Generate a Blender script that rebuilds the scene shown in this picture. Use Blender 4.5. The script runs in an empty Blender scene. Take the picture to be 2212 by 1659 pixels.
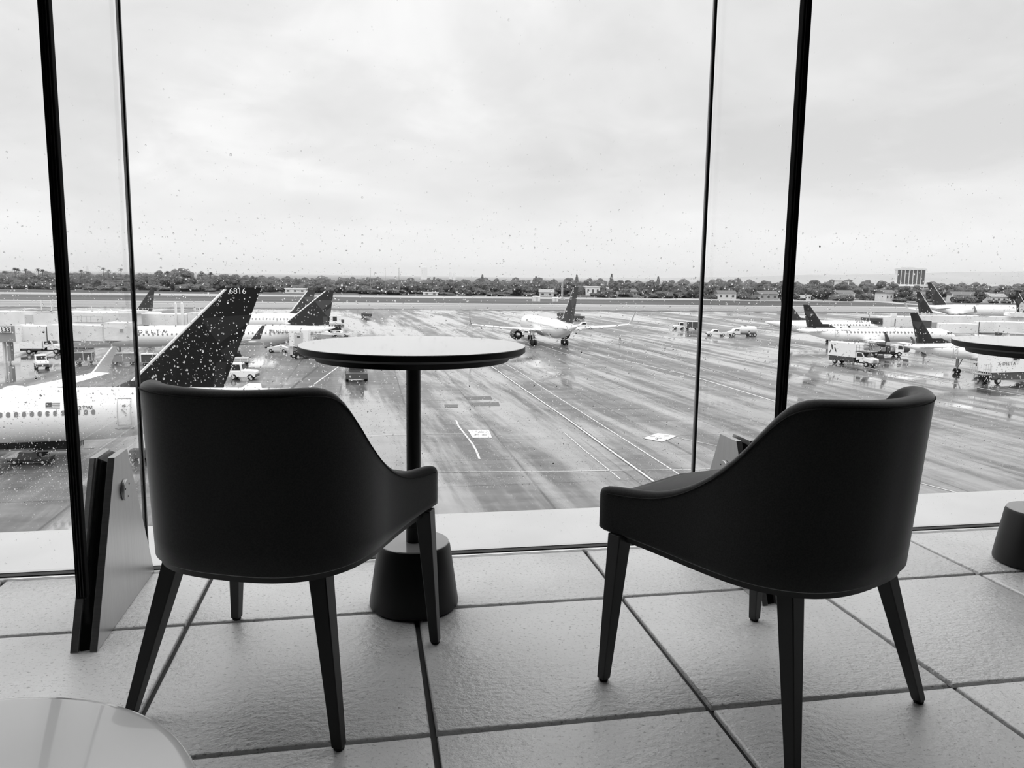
import bpy, math, random
from mathutils import Vector, Matrix, noise
random.seed(7)
PI = math.pi
scn = bpy.context.scene
COL = scn.collection
R = math.radians

# ------------------------------------------------------------------ camera
F = 1676.8; YAW, PIT, ROL, H = .1862, .1381, .0145, .94
ZA = H - 14.8                       # apron level below the lounge floor
cy, sy, cp, sp = math.cos(YAW), math.sin(YAW), math.cos(PIT), math.sin(PIT)
FW = Vector((sy*cp, cy*cp, -sp)); RT = Vector((cy, -sy, 0)); UP = RT.cross(FW)
cr, sr = math.cos(ROL), math.sin(ROL)
RT, UP = cr*RT + sr*UP, -sr*RT + cr*UP
CAM = Vector((0, 0, H))
cam_d = bpy.data.cameras.new('camera'); cam = bpy.data.objects.new('camera', cam_d); COL.objects.link(cam)
m = Matrix((RT, UP, -FW)).transposed().to_4x4(); m.translation = CAM
cam.matrix_world = m
cam_d.sensor_width = 36; cam_d.sensor_fit = 'HORIZONTAL'; cam_d.lens = 36*F/2212
cam_d.clip_start = .02; cam_d.clip_end = 20000
scn.camera = cam

def ray(x, y): return FW*F + RT*(x-1106) - UP*(y-829.5)
def G(x, y, z=ZA):                  # where a sight line meets a level plane
    d = ray(x, y); return CAM + d*((z-H)/d.z)
def AT(x, D):                       # ground spot along a bearing at depth D
    d = ray(x, 600); k = D/F; p = CAM + d*k; return Vector((p.x, p.y, ZA))
def PY(x, y, Y): d = ray(x, y); return CAM + d*(Y/d.y)
def PX(x, y, X): d = ray(x, y); return CAM + d*(X/d.x)

# ------------------------------------------------------------------ helpers
def mat(name, c, rough=.6, metal=0, spec=.5, emit=0, sheen=0, coat=0):
    m = bpy.data.materials.new(name); m.use_nodes = True
    b = m.node_tree.nodes['Principled BSDF']
    v = (c, c, c, 1)
    b.inputs['Base Color'].default_value = v
    b.inputs['Roughness'].default_value = rough
    b.inputs['Metallic'].default_value = metal
    b.inputs['Specular IOR Level'].default_value = spec
    if sheen: b.inputs['Sheen Weight'].default_value = sheen
    if coat: b.inputs['Coat Weight'].default_value = coat
    if emit:
        b.inputs['Emission Color'].default_value = (1, 1, 1, 1); b.inputs['Emission Strength'].default_value = emit
    return m
def N(nt, typ, **kw):
    n = nt.nodes.new(typ)
    for k, v in kw.items():
        if k[0] == '_': setattr(n, k[1:], v)
        else:
            n.inputs[int(k[1:]) if k[0] == 'i' and k[1:].isdigit() else k].default_value = v
    return n
def noise_mat(name, c0, c1, scale, rough=.8, bump=0, detail=5, stretch=(1, 1, 1), lo=.35, hi=.65, bscale=None, spec=.4):
    m = mat(name, c0, rough, spec=spec); nt = m.node_tree; b = nt.nodes['Principled BSDF']
    tc = N(nt, 'ShaderNodeTexCoord'); mp = N(nt, 'ShaderNodeMapping'); mp.inputs['Scale'].default_value = stretch
    nt.links.new(tc.outputs['Object'], mp.inputs[0])
    no = N(nt, 'ShaderNodeTexNoise', Scale=scale, Detail=detail); nt.links.new(mp.outputs[0], no.inputs['Vector'])
    r = N(nt, 'ShaderNodeValToRGB'); r.color_ramp.elements[0].position = lo; r.color_ramp.elements[1].position = hi
    r.color_ramp.elements[0].color = (c0, c0, c0, 1); r.color_ramp.elements[1].color = (c1, c1, c1, 1)
    nt.links.new(no.outputs[0], r.inputs[0]); nt.links.new(r.outputs[0], b.inputs['Base Color'])
    if bump:
        n2 = N(nt, 'ShaderNodeTexNoise', Scale=bscale or scale*4, Detail=4); nt.links.new(mp.outputs[0], n2.inputs['Vector'])
        bp = N(nt, 'ShaderNodeBump', Strength=bump, Distance=.01); nt.links.new(n2.outputs[0], bp.inputs['Height'])
        nt.links.new(bp.outputs[0], b.inputs['Normal'])
    return m

class MB:
    def __init__(s): s.v = []; s.f = []; s.mi = []; s.cur = 0
    def add(s, vs, fs):
        o = len(s.v); s.v += [tuple(p) for p in vs]; s.f += [tuple(i+o for i in f) for f in fs]; s.mi += [s.cur]*len(fs)
        return s
    def box(s, x0, x1, y0, y1, z0, z1, M=None):
        vs = [Vector((x, y, z)) for x in (x0, x1) for y in (y0, y1) for z in (z0, z1)]
        if M: vs = [M @ p for p in vs]
        return s.add(vs, [(0, 1, 3, 2), (4, 6, 7, 5), (0, 4, 5, 1), (2, 3, 7, 6), (0, 2, 6, 4), (1, 5, 7, 3)])
    def loft(s, rings, caps=True, closed=True):
        n = len(rings[0]); vs = [p for r in rings for p in r]; fs = []
        for i in range(len(rings)-1):
            for j in range(n if closed else n-1):
                k = (j+1) % n
                fs.append((i*n+j, i*n+k, (i+1)*n+k, (i+1)*n+j))
        if caps: fs.append(tuple(range(n-1, -1, -1))); fs.append(tuple((len(rings)-1)*n+j for j in range(n)))
        return s.add(vs, fs)
    def prism(s, poly, fn0, fn1):   # poly of 2-tuples mapped to two faces
        return s.loft([[fn0(p) for p in poly], [fn1(p) for p in poly]])
    def lathe(s, prof, n=32, c=(0, 0, 0), axis='z'):
        rings = []
        for r, z in prof:
            ring = []
            for k in range(n):
                a = 2*PI*k/n; q = (r*math.cos(a), r*math.sin(a), z)
                if axis == 'x': q = (q[2], q[0], q[1])
                if axis == 'y': q = (q[0], q[2], q[1])
                ring.append(Vector(q)+Vector(c))
            rings.append(ring)
        return s.loft(rings)
    def tube(s, pts, r, n=8):
        pts = [Vector(p) for p in pts]; rings = []
        for i, p in enumerate(pts):
            d = (pts[min(i+1, len(pts)-1)]-pts[max(i-1, 0)]).normalized()
            a = d.cross(Vector((0, 0, 1)) if abs(d.z) < .9 else Vector((1, 0, 0))).normalized(); b = d.cross(a)
            rr = r[i] if isinstance(r, (list, tuple)) else r
            rings.append([p+(a*math.cos(2*PI*k/n)+b*math.sin(2*PI*k/n))*rr for k in range(n)])
        return s.loft(rings)
    def build(s, name, mats, parent=None, smooth=False, bevel=0, sub=0, wn=False):
        me = bpy.data.meshes.new(name); me.from_pydata(s.v, [], s.f)
        for mm in (mats if isinstance(mats, (list, tuple)) else [mats]): me.materials.append(mm)
        if isinstance(mats, (list, tuple)): me.polygons.foreach_set('material_index', s.mi)
        import bmesh
        bm = bmesh.new(); bm.from_mesh(me); bmesh.ops.recalc_face_normals(bm, faces=bm.faces); bm.to_mesh(me); bm.free()
        if smooth:
            me.polygons.foreach_set('use_smooth', [True]*len(me.polygons)); me.set_sharp_from_angle(angle=R(smooth if smooth > 1 else 40))
        me.update()
        o = bpy.data.objects.new(name, me); COL.objects.link(o)
        if parent: o.parent = parent
        if bevel:
            b = o.modifiers.new('bevel', 'BEVEL'); b.width = bevel; b.segments = 3; b.limit_method = 'ANGLE'
            me.polygons.foreach_set('use_smooth', [True]*len(me.polygons)); me.set_sharp_from_angle(angle=R(35))
        if sub:
            b = o.modifiers.new('sub', 'SUBSURF'); b.levels = sub; b.render_levels = sub
        return o
def tag(o, label=None, cat=None, group=None, kind=None):
    if label: o['label'] = label
    if cat: o['category'] = cat
    if group: o['group'] = group
    if kind: o['kind'] = kind
    return o
def empty(name, loc, rz=0, label=None, cat=None, group=None):
    o = bpy.data.objects.new(name, None); COL.objects.link(o); o.location = loc; o.rotation_euler = (0, 0, rz)
    o.empty_display_size = .1
    return tag(o, label, cat, group)
def copy_tree(o, parent=None):
    c = o.copy(); COL.objects.link(c)
    if parent: c.parent = parent
    for ch in list(o.children): copy_tree(ch, c)
    return c
def structure(o): o['kind'] = 'structure'; return o
def text(name, s, size, mt, parent, origin, xdir, ydir, depth=.01, space=1.0, align='LEFT', xs=1.0):
    cu = bpy.data.curves.new(name, 'FONT'); cu.body = s; cu.size = size; cu.extrude = depth; cu.space_character = space
    cu.align_x = align
    t = bpy.data.objects.new(name, cu); COL.objects.link(t)
    dg = bpy.context.evaluated_depsgraph_get(); me = bpy.data.meshes.new_from_object(t.evaluated_get(dg))
    bpy.data.objects.remove(t); bpy.data.curves.remove(cu)
    X = Vector(xdir).normalized(); Y = Vector(ydir).normalized(); Z = X.cross(Y)
    M = Matrix((X*xs, Y, Z)).transposed().to_4x4(); M.translation = origin
    me.transform(M); me.materials.clear(); me.materials.append(mt)
    o = bpy.data.objects.new(name, me); COL.objects.link(o)
    if parent: o.parent = parent
    return o

# ------------------------------------------------------------------ sky
w = bpy.data.worlds.new('world'); scn.world = w; w.use_nodes = True; nt = w.node_tree
bg = nt.nodes['Background']
tc = N(nt, 'ShaderNodeTexCoord'); sx = N(nt, 'ShaderNodeSeparateXYZ'); nt.links.new(tc.outputs['Generated'], sx.inputs[0])
za = N(nt, 'ShaderNodeMath', _operation='ADD', i1=.25); nt.links.new(sx.outputs['Z'], za.inputs[0])
cx = N(nt, 'ShaderNodeMath', _operation='DIVIDE'); nt.links.new(sx.outputs['X'], cx.inputs[0]); nt.links.new(za.outputs[0], cx.inputs[1])
cyn = N(nt, 'ShaderNodeMath', _operation='DIVIDE'); nt.links.new(sx.outputs['Y'], cyn.inputs[0]); nt.links.new(za.outputs[0], cyn.inputs[1])
cb = N(nt, 'ShaderNodeCombineXYZ'); nt.links.new(cx.outputs[0], cb.inputs[0]); nt.links.new(cyn.outputs[0], cb.inputs[1])
n1 = N(nt, 'ShaderNodeTexNoise', Scale=.75, Detail=7, Roughness=.52, Distortion=.4); nt.links.new(cb.outputs[0], n1.inputs['Vector'])
n2 = N(nt, 'ShaderNodeTexNoise', Scale=2.6, Detail=8, Roughness=.6, Distortion=.6); nt.links.new(cb.outputs[0], n2.inputs['Vector'])
mx = N(nt, 'ShaderNodeMath', _operation='MULTIPLY_ADD', i1=.32); nt.links.new(n2.outputs[0], mx.inputs[0]); nt.links.new(n1.outputs[0], mx.inputs[2])
rp = N(nt, 'ShaderNodeValToRGB'); nt.links.new(mx.outputs[0], rp.inputs[0])
els = rp.color_ramp.elements
els[0].position = .52; els[0].color = (.69, .69, .69, 1); els[1].position = .86; els[1].color = (.98, .98, .98, 1)
e = els.new(.68); e.color = (.81, .81, .81, 1)
e = els.new(.745); e.color = (.89, .89, .89, 1)
# low sky brightens evenly
mr = N(nt, 'ShaderNodeMapRange'); mr.inputs['From Min'].default_value = 0; mr.inputs['From Max'].default_value = .16
mr.inputs['To Min'].default_value = .8; mr.inputs['To Max'].default_value = 0; mr.interpolation_type = 'SMOOTHSTEP'
nt.links.new(sx.outputs['Z'], mr.inputs[0])
mc = N(nt, 'ShaderNodeMixRGB'); mc.inputs[2].default_value = (.91, .91, .91, 1)
nt.links.new(mr.outputs[0], mc.inputs[0]); nt.links.new(rp.outputs[0], mc.inputs[1]); nt.links.new(mc.outputs[0], bg.inputs[0])
zr = N(nt, 'ShaderNodeMapRange'); zr.inputs['From Min'].default_value = .34; zr.inputs['From Max'].default_value = .85
zr.inputs['To Min'].default_value = 1.0; zr.inputs['To Max'].default_value = 3.3; zr.interpolation_type = 'SMOOTHSTEP'
nt.links.new(sx.outputs['Z'], zr.inputs[0]); nt.links.new(zr.outputs[0], bg.inputs[1])

# ------------------------------------------------------------------ materials
def floor_mat():
    m = mat('stone_tile', .5, .3); nt = m.node_tree; b = nt.nodes['Principled BSDF']
    tc = N(nt, 'ShaderNodeTexCoord')
    big = N(nt, 'ShaderNodeTexNoise', Scale=2.2, Detail=4); fine = N(nt, 'ShaderNodeTexNoise', Scale=58, Detail=5, Roughness=.62)
    spk = N(nt, 'ShaderNodeTexNoise', Scale=120, Detail=3, Roughness=.65)
    mp = N(nt, 'ShaderNodeMapping'); mp.inputs['Scale'].default_value = (.8, 1.1, 1); mp.inputs['Rotation'].default_value = (0, 0, .25)
    nt.links.new(tc.outputs['Object'], mp.inputs[0])
    nt.links.new(tc.outputs['Object'], big.inputs['Vector']); nt.links.new(tc.outputs['Object'], fine.inputs['Vector'])
    nt.links.new(mp.outputs[0], spk.inputs['Vector'])
    r = N(nt, 'ShaderNodeValToRGB'); e = r.color_ramp.elements; e[0].position = .3; e[1].position = .7
    e[0].color = (.64, .64, .64, 1); e[1].color = (.84, .84, .84, 1); nt.links.new(big.outputs[0], r.inputs[0])
    r2 = N(nt, 'ShaderNodeValToRGB'); e = r2.color_ramp.elements; e[0].position = .30; e[1].position = .42
    e[0].color = (.35, .35, .35, 1); e[1].color = (1, 1, 1, 1); nt.links.new(spk.outputs[0], r2.inputs[0])
    mu = N(nt, 'ShaderNodeMixRGB', _blend_type='MULTIPLY', i0=1.0); nt.links.new(r.outputs[0], mu.inputs[1]); nt.links.new(r2.outputs[0], mu.inputs[2])
    nt.links.new(mu.outputs[0], b.inputs['Base Color'])
    rr = N(nt, 'ShaderNodeMapRange'); rr.inputs['From Min'].default_value = .35; rr.inputs['From Max'].default_value = .65
    rr.inputs['To Min'].default_value = .22; rr.inputs['To Max'].default_value = .42
    nt.links.new(big.outputs[0], rr.inputs[0]); nt.links.new(rr.outputs[0], b.inputs['Roughness'])
    bp = N(nt, 'ShaderNodeBump', Strength=.9, Distance=.006)
    m2 = N(nt, 'ShaderNodeMapping'); m2.inputs['Scale'].default_value = (.85, 1, 1); nt.links.new(tc.outputs['Object'], m2.inputs[0])
    nt.links.new(m2.outputs[0], fine.inputs['Vector'])
    nt.links.new(fine.outputs[0], bp.inputs['Height']); nt.links.new(bp.outputs[0], b.inputs['Normal'])
    b.inputs['Specular IOR Level'].default_value = .9; b.inputs['Coat Weight'].default_value = .35; b.inputs['Coat Roughness'].default_value = .18
    nt.links.new(bp.outputs[0], b.inputs['Coat Normal'])
    return m
M_TILE = floor_mat()
M_GROUT = mat('grout', .045, .9)
M_FAB = noise_mat('chair_fabric', .026, .038, 320, .9, .12, bscale=900, spec=.15)
M_FAB.node_tree.nodes['Principled BSDF'].inputs['Sheen Weight'].default_value = 1.0; M_FAB.node_tree.nodes['Principled BSDF'].inputs['Sheen Roughness'].default_value = .32
M_LEG = mat('black_leg', .008, .45)
M_SEAM = mat('seam', .006, .9)
M_CAPM = mat('cap_black', .003, .85, spec=.08)
M_BLK = mat('black_paint', .004, .5, spec=.25)
M_BLKG = mat('black_gloss', .006, .42, spec=.3)
M_CAP = mat('base_sky_reflection', .22, .16, spec=.9, coat=.5)  # grey tone carries the sky reflection on the black base's top
M_TOP = mat('white_laminate', .88, .22, spec=.8, coat=.6)
M_STEEL = noise_mat('brushed_steel', .42, .50, 6, .34, stretch=(1, 60, .4)); M_STEEL.node_tree.nodes['Principled BSDF'].inputs['Metallic'].default_value = .85
M_STEELP = mat('polished_steel', .9, .3, 1)
M_CORNER = noise_mat('pale_tabletop', .54, .62, 1.6, .2, spec=.8)
M_CORNER.node_tree.nodes['Principled BSDF'].inputs['Coat Weight'].default_value = .6
M_ROOM = mat('dark_wall', .025, .8); M_CEIL = mat('ceiling_paint', .05, .8)
M_LEDGE = noise_mat('pale_ledge', .58, .64, 2.5, .6)
M_WHITE = mat('white_paint', .86, .35, coat=.3); M_WHITE2 = noise_mat('jet_bridge_paint', .70, .82, .35, .6)
M_FUSE = mat('aircraft_white', .88, .28, coat=.4)
M_GREY = mat('grey_paint', .30, .5); M_LGREY = mat('light_grey_paint', .55, .5); M_DGREY = mat('dark_grey_paint', .07, .5)
M_TYRE = mat('tyre', .015, .8); M_GLASSD = mat('dark_window', .02, .12, spec=.8); M_PORT = mat('cabin_window', .2, .25); M_LINE = mat('panel_line', .45, .5)
M_METAL = mat('bare_metal', .5, .3, .9)
M_TXT = mat('dark_lettering', .03, .5); M_TXTG = mat('grey_lettering', .25, .5); M_WTXT = mat('white_lettering', .85, .5)
M_TREE = noise_mat('tree_foliage', .03, .13, 1.6, .9, lo=.42, hi=.6); M_TREE2 = noise_mat('tree_foliage_pale', .08, .18, 1.2, .9)
M_TRUNK = mat('bark', .09, .9)
M_GRASS = noise_mat('verge_grass', .045, .09, .03, .9, stretch=(.2, 1, 1)); M_CONC = noise_mat('runway_concrete', .26, .36, .02, .7)
M_HOUSE = mat('house_wall', .62, .8); M_HOUSE2 = mat('house_wall_grey', .33, .8); M_ROOF = mat('house_roof', .3, .8); M_ROOFD = mat('house_roof_dark', .14, .8)
M_SKIN = mat('skin', .3, .6); M_VEST = mat('pale_vest', .7, .8)

def glass_mat():
    m = bpy.data.materials.new('pane_glass'); m.use_nodes = True; nt = m.node_tree; nt.nodes.clear()
    o = N(nt, 'ShaderNodeOutputMaterial'); mx = N(nt, 'ShaderNodeMixShader'); t = N(nt, 'ShaderNodeBsdfTransparent'); g = N(nt, 'ShaderNodeBsdfGlossy', Roughness=0.0)
    t.inputs[0].default_value = (.99, .99, .99, 1)
    ge = N(nt, 'ShaderNodeNewGeometry'); dt = N(nt, 'ShaderNodeVectorMath', _operation='DOT_PRODUCT'); nt.links.new(ge.outputs['Normal'], dt.inputs[0]); nt.links.new(ge.outputs['Incoming'], dt.inputs[1])
    ab = N(nt, 'ShaderNodeMath', _operation='ABSOLUTE'); nt.links.new(dt.outputs['Value'], ab.inputs[0])
    om = N(nt, 'ShaderNodeMath', _operation='SUBTRACT', i0=1.0); nt.links.new(ab.outputs[0], om.inputs[1])
    pw = N(nt, 'ShaderNodeMath', _operation='POWER', i1=5.0); nt.links.new(om.outputs[0], pw.inputs[0])
    fr = N(nt, 'ShaderNodeMath', _operation='MULTIPLY_ADD', i1=.5, i2=.012); nt.links.new(pw.outputs[0], fr.inputs[0])
    nt.links.new(fr.outputs[0], mx.inputs[0]); nt.links.new(t.outputs[0], mx.inputs[1]); nt.links.new(g.outputs[0], mx.inputs[2]); nt.links.new(mx.outputs[0], o.inputs[0])
    return m
M_GLASS = glass_mat()
def water_mat():
    m = bpy.data.materials.new('rain_water'); m.use_nodes = True; nt = m.node_tree; nt.nodes.clear()
    o = N(nt, 'ShaderNodeOutputMaterial'); g = N(nt, 'ShaderNodeBsdfGlass', Roughness=0.0, IOR=1.33)
    nt.links.new(g.outputs[0], o.inputs[0]); return m
M_WATER = water_mat()
def apron_mat():
    m = mat('wet_apron', .3, .3); nt = m.node_tree; b = nt.nodes['Principled BSDF']
    ANG = R(87)
    tc = N(nt, 'ShaderNodeTexCoord')
    def nz(scale, rot, st, det=6, ro=.6, dist=0.):
        mp = N(nt, 'ShaderNodeMapping'); mp.inputs['Rotation'].default_value = (0, 0, rot); mp.inputs['Scale'].default_value = st
        mp.vector_type = 'POINT'
        # rotate first, then stretch
        m2 = N(nt, 'ShaderNodeMapping'); m2.inputs['Scale'].default_value = st; mp.inputs['Scale'].default_value = (1, 1, 1)
        nt.links.new(tc.outputs['Object'], mp.inputs[0]); nt.links.new(mp.outputs[0], m2.inputs[0])
        n = N(nt, 'ShaderNodeTexNoise', Scale=scale, Detail=det, Roughness=ro, Distortion=dist); nt.links.new(m2.outputs[0], n.inputs['Vector']); return n
    A = nz(.07, ANG, (.16, 1, 1), 8, .66, .6)      # drifts of wet sheen
    B = nz(.34, ANG, (.06, 1, 1), 6, .65)            # wheel and jet streaks
    C = nz(.03, 0, (.5, 1, 1), 6, .6, .4)
    D = nz(.5, 0, (.5, 1, 1), 5, .7)
    br = N(nt, 'ShaderNodeTexBrick'); mp = N(nt, 'ShaderNodeMapping'); mp.inputs['Location'].default_value = (3.4, 0, 0)
    nt.links.new(tc.outputs['Object'], mp.inputs[0]); nt.links.new(mp.outputs[0], br.inputs['Vector'])
    br.offset = 0; br.inputs['Scale'].default_value = 1; br.inputs['Brick Width'].default_value = 7.6; br.inputs['Row Height'].default_value = 7.6
    br.inputs['Mortar Size'].default_value = .11; br.inputs['Mortar Smooth'].default_value = .3; br.inputs['Bias'].default_value = 0
    br.inputs['Color1'].default_value = (.85, .85, .85, 1); br.inputs['Color2'].default_value = (1.1, 1.1, 1.1, 1); br.inputs['Mortar'].default_value = (.45, .45, .45, 1)
    s = N(nt, 'ShaderNodeMath', _operation='MULTIPLY_ADD', i1=.55); nt.links.new(B.outputs[0], s.inputs[0]); nt.links.new(A.outputs[0], s.inputs[2])
    s2 = N(nt, 'ShaderNodeMath', _operation='MULTIPLY_ADD', i1=.35); nt.links.new(C.outputs[0], s2.inputs[0]); nt.links.new(s.outputs[0], s2.inputs[2])
    wet = N(nt, 'ShaderNodeMapRange'); wet.inputs['From Min'].default_value = .91; wet.inputs['From Max'].default_value = 1.04; nt.links.new(s2.outputs[0], wet.inputs[0])
    ro = N(nt, 'ShaderNodeMapRange'); ro.inputs['To Min'].default_value = .42; ro.inputs['To Max'].default_value = .07; nt.links.new(wet.outputs[0], ro.inputs[0])
    nt.links.new(ro.outputs[0], b.inputs['Roughness'])
    nt.links.new(wet.outputs[0], b.inputs['Coat Weight']); b.inputs['Coat IOR'].default_value = 1.75; b.inputs['Coat Roughness'].default_value = .06
    c = N(nt, 'ShaderNodeValToRGB'); e = c.color_ramp.elements; e[0].position = .35; e[1].position = .68; e[0].color = (.075, .075, .075, 1); e[1].color = (.165, .165, .165, 1)
    nt.links.new(D.outputs[0], c.inputs[0])
    mu = N(nt, 'ShaderNodeMixRGB', _blend_type='MULTIPLY', i0=1.0); nt.links.new(c.outputs[0], mu.inputs[1]); nt.links.new(br.outputs[0], mu.inputs[2])
    st_ = N(nt, 'ShaderNodeMapRange'); st_.inputs['From Min'].default_value = .38; st_.inputs['From Max'].default_value = .62; st_.inputs['To Min'].default_value = .68; st_.inputs['To Max'].default_value = 1.4; nt.links.new(B.outputs[0], st_.inputs[0])
    mu2 = N(nt, 'ShaderNodeMixRGB', _blend_type='MULTIPLY', i0=1.0); nt.links.new(mu.outputs[0], mu2.inputs[1]); nt.links.new(st_.outputs[0], mu2.inputs[2])
    nt.links.new(mu2.outputs[0], b.inputs['Base Color'])
    sp_ = N(nt, 'ShaderNodeMapRange'); sp_.inputs['To Min'].default_value = .45; sp_.inputs['To Max'].default_value = 1.0; nt.links.new(wet.outputs[0], sp_.inputs[0])
    nt.links.new(sp_.outputs[0], b.inputs['Specular IOR Level'])
    bp = N(nt, 'ShaderNodeBump', Strength=.12, Distance=.05); nt.links.new(D.outputs[0], bp.inputs['Height']); nt.links.new(bp.outputs[0], b.inputs['Normal'])
    return m
M_APRON = apron_mat()

# ================================================================== INTERIOR
YG = 2.54                     # glass line
JX = (-.693, 1.146); PITCH = JX[1]-JX[0]; T = .6102; TX0, TY0 = -.483, 2.103
RX0, RX1, RY0, RZ1 = -6.2, 8.6, -6.0, 4.6
g = MB().box(RX0, RX1, RY0, YG-.012, -.06, -.012); structure(g.build('floor', M_GROUT))
fl = MB()
gp = .0065
xi = [TX0+T*k for k in range(-10, 16) if RX0 < TX0+T*k < RX1]; yi = [TY0+T*k for k in range(-13, 1)]
xs = [RX0]+xi+[RX1]; ys = [RY0]+yi+[YG-.036]
def tile(x0, x1, y0, y1):
    bv = .006
    b = [(x0, y0), (x1, y0), (x1, y1), (x0, y1)]; i = [(x0+bv, y0+bv), (x1-bv, y0+bv), (x1-bv, y1-bv), (x0+bv, y1-bv)]
    mid = [((p[0]*.7+q[0]*.3), (p[1]*.7+q[1]*.3)) for p, q in zip(b, i)]
    fl.loft([[(*p, -.02) for p in b], [(*p, -.006) for p in b], [(*p, -.0018) for p in mid], [(*p, 0) for p in i]])
for a in range(len(xs)-1):
    for c in range(len(ys)-1):
        if xs[a+1]-xs[a] > .05 and ys[c+1]-ys[c] > .05: tile(xs[a]+gp, xs[a+1]-gp, ys[c]+gp, ys[c+1]-gp)
tiles = fl.build('floor_tiles', M_TILE, smooth=50); structure(tiles); tiles.name = 'floor'
structure(MB().box(RX0, RX1, RY0, YG, RZ1, RZ1+.1).build('ceiling', M_CEIL))
structure(MB().box(RX0-.1, RX0, RY0, YG+.1, -.06, RZ1+.1).build('wall_left', M_ROOM))
structure(MB().box(RX1, RX1+.1, RY0, YG+.1, -.06, RZ1+.1).build('wall_right', M_ROOM))
structure(MB().box(RX0, RX1, RY0-.1, RY0, -.06, RZ1+.1).build('wall_back', M_ROOM))
# facade: panes, joints, sill
pan = []
k = 0; x = JX[0]-3*PITCH
while x < RX1-.3:
    x1 = min(x+PITCH, RX1)
    x0 = max(x, RX0)
    structure(MB().box(x0+.0035, x1-.009, YG, YG+.012, .008, RZ1-.02).build('window_%d' % (k+1), M_GLASS))
    mb = MB(); mb.cur = 0; mb.box(x1-.0045, x1+.0030, YG-.001, YG+.0095, .008, RZ1); mb.cur = 1; mb.box(x1-.0085, x1-.005, YG-.001, YG+.0085, .008, RZ1)
    if x1 < RX1: structure(mb.build('trim_%d' % (k+1), [M_BLK, M_GREY]))
    k += 1; x += PITCH
mb = MB()
mb.cur = 0; mb.box(RX0, RX1, YG-.026, YG-.004, -.02, .007)          # dark channel
structure(mb.build('trim_20', M_BLK))
structure(MB().box(RX0, RX1, YG-.040, YG-.0265, -.02, .004).build('trim_21', M_STEELP, bevel=.0015))
structure(MB().box(RX0, RX1, YG+.013, YG+.03, -.05, .004).build('trim_22', M_LGREY))
led = MB().box(RX0-2, RX1+2, YG+.031, 2.995, -.35, -.004).build('window_sill_outside', M_LEDGE); structure(led); led.name = 'window_ledge'
structure(MB().box(RX0-2, RX1+2, 2.3, 2.9, ZA, -.36).build('wall_outside', M_LGREY))
# ---- glass fins with shoe
def fin(xc, side, label, boltpx, n):
    r = empty('glass_fin', (xc, YG, 0), 0, label, 'glass fin', None)
    MB().box(-.006, .006, -.5255, -.012, .03, RZ1-.01).build('fin_glass', M_GLASS, r)
    mb = MB()
    mb.box(-.0125, .0110, -.556, -.531, .136, RZ1-.01)
    cap = mb.build('edge_cap', M_CAPM, r, bevel=.003)
    g2 = MB()
    for dx in (-.0065, -.0005, .0055): g2.box(dx-.001, dx+.001, -.5595, -.5555, .142, RZ1-.02)
    g2.build('groove', M_BLKG, cap)
    poly = [(-.566, .001), (-.350, .444), (-.238, .444), (-.03, .001)]
    for s in (-1, 1):
        a, b = s*.0135, s*.0315
        p = MB().prism(poly, lambda q: (a, q[0], q[1]), lambda q: (b, q[0], q[1])).build('clamp_plate', M_STEEL, r, bevel=.0012)
        bo = MB().lathe([(.001, 0), (.027, 0), (.030, .002), (.030, .0075), (.028, .0095), (.001, .0095)], 40, axis='x')
        bo.v = [(s*(v[0]+.0316), v[1]+boltpx[0], v[2]+boltpx[1]) for v in bo.v]
        d = bo.build('bolt_disc', M_STEEL, p, smooth=30)
        for an in (.7, 2.8, 4.9): 
            h = MB(); h.lathe([(.001, 0), (.0022, 0), (.0022, .001), (.001, .001)], 8, axis='x')
            h.v[-32:] = [(s*(v[0]+.0412), v[1]+boltpx[0]+.02*math.cos(an), v[2]+boltpx[1]+.02*math.sin(an)) for v in h.v[-32:]]
            h.build('screw_hole', M_BLK, d)
    pk = [(-.562, .002), (-.346, .440), (-.245, .440), (-.05, .002)]
    MB().prism(pk, lambda q: (-.0128, q[0]+.006, q[1]), lambda q: (.0128, q[0]+.006, q[1]-.012)).build('packing', M_BLK, r)
    return r
fl_ = fin(JX[0]-.005, 1, 'tall glass fin with black edge and steel shoe left of the left chair', (-.288, .338), 1)
fr_ = fin(JX[1]+.008, -1, 'tall glass fin with black edge and steel shoe rising behind the right chair', (-.288, .338), 2)

# ---- round pedestal tables
def pedestal_table(x, y, label, rt=.308, zt=.75):
    r = empty('pedestal_table', (x, y, 0), 0, label, 'table', 'round pedestal tables by the window')
    MB().lathe([(.001, zt-.002), (rt-.001, zt-.002), (rt-.0005, zt-.001), (rt-.001, zt), (.001, zt)], 128).build('tabletop', M_TOP, r, smooth=30)
    MB().lathe([(.001, zt-.022), (rt-.008, zt-.022), (rt+.0005, zt-.016), (rt+.0005, zt-.0022), (.001, zt-.0022)], 128).build('edge_band', M_BLK, r, smooth=30)
    MB().lathe([(.001, zt-.040), (rt-.045, zt-.040), (rt-.038, zt-.0222), (.001, zt-.0222)], 96).build('under_plate', M_BLK, r, smooth=30)
    MB().lathe([(.001, .1885), (.0222, .1885), (.0222, .232), (.020, .232), (.020, zt-.0425), (.001, zt-.0425)], 40).build('pole', M_BLKG, r, smooth=30)
    MB().lathe([(.001, .001), (.118, .001), (.126, .006), (.1265, .014), (.103, .176), (.097, .1845), (.001, .185)], 96).build('base', M_BLKG, r, smooth=30)
    MB().lathe([(.001, .1848), (.0985, .1848), (.0985, .1868), (.097, .1880), (.001, .1880)], 72).build('base_top_reflection', M_CAP, r, smooth=30)  # added plate, its grey paints the reflected sky over the black base
    return r
pedestal_table(.126, 2.145, 'round white table on a black pole and cone base between the two chairs')
pedestal_table(2.225, 2.16, 'round white table cut off at the right edge behind the right chair')

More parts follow.
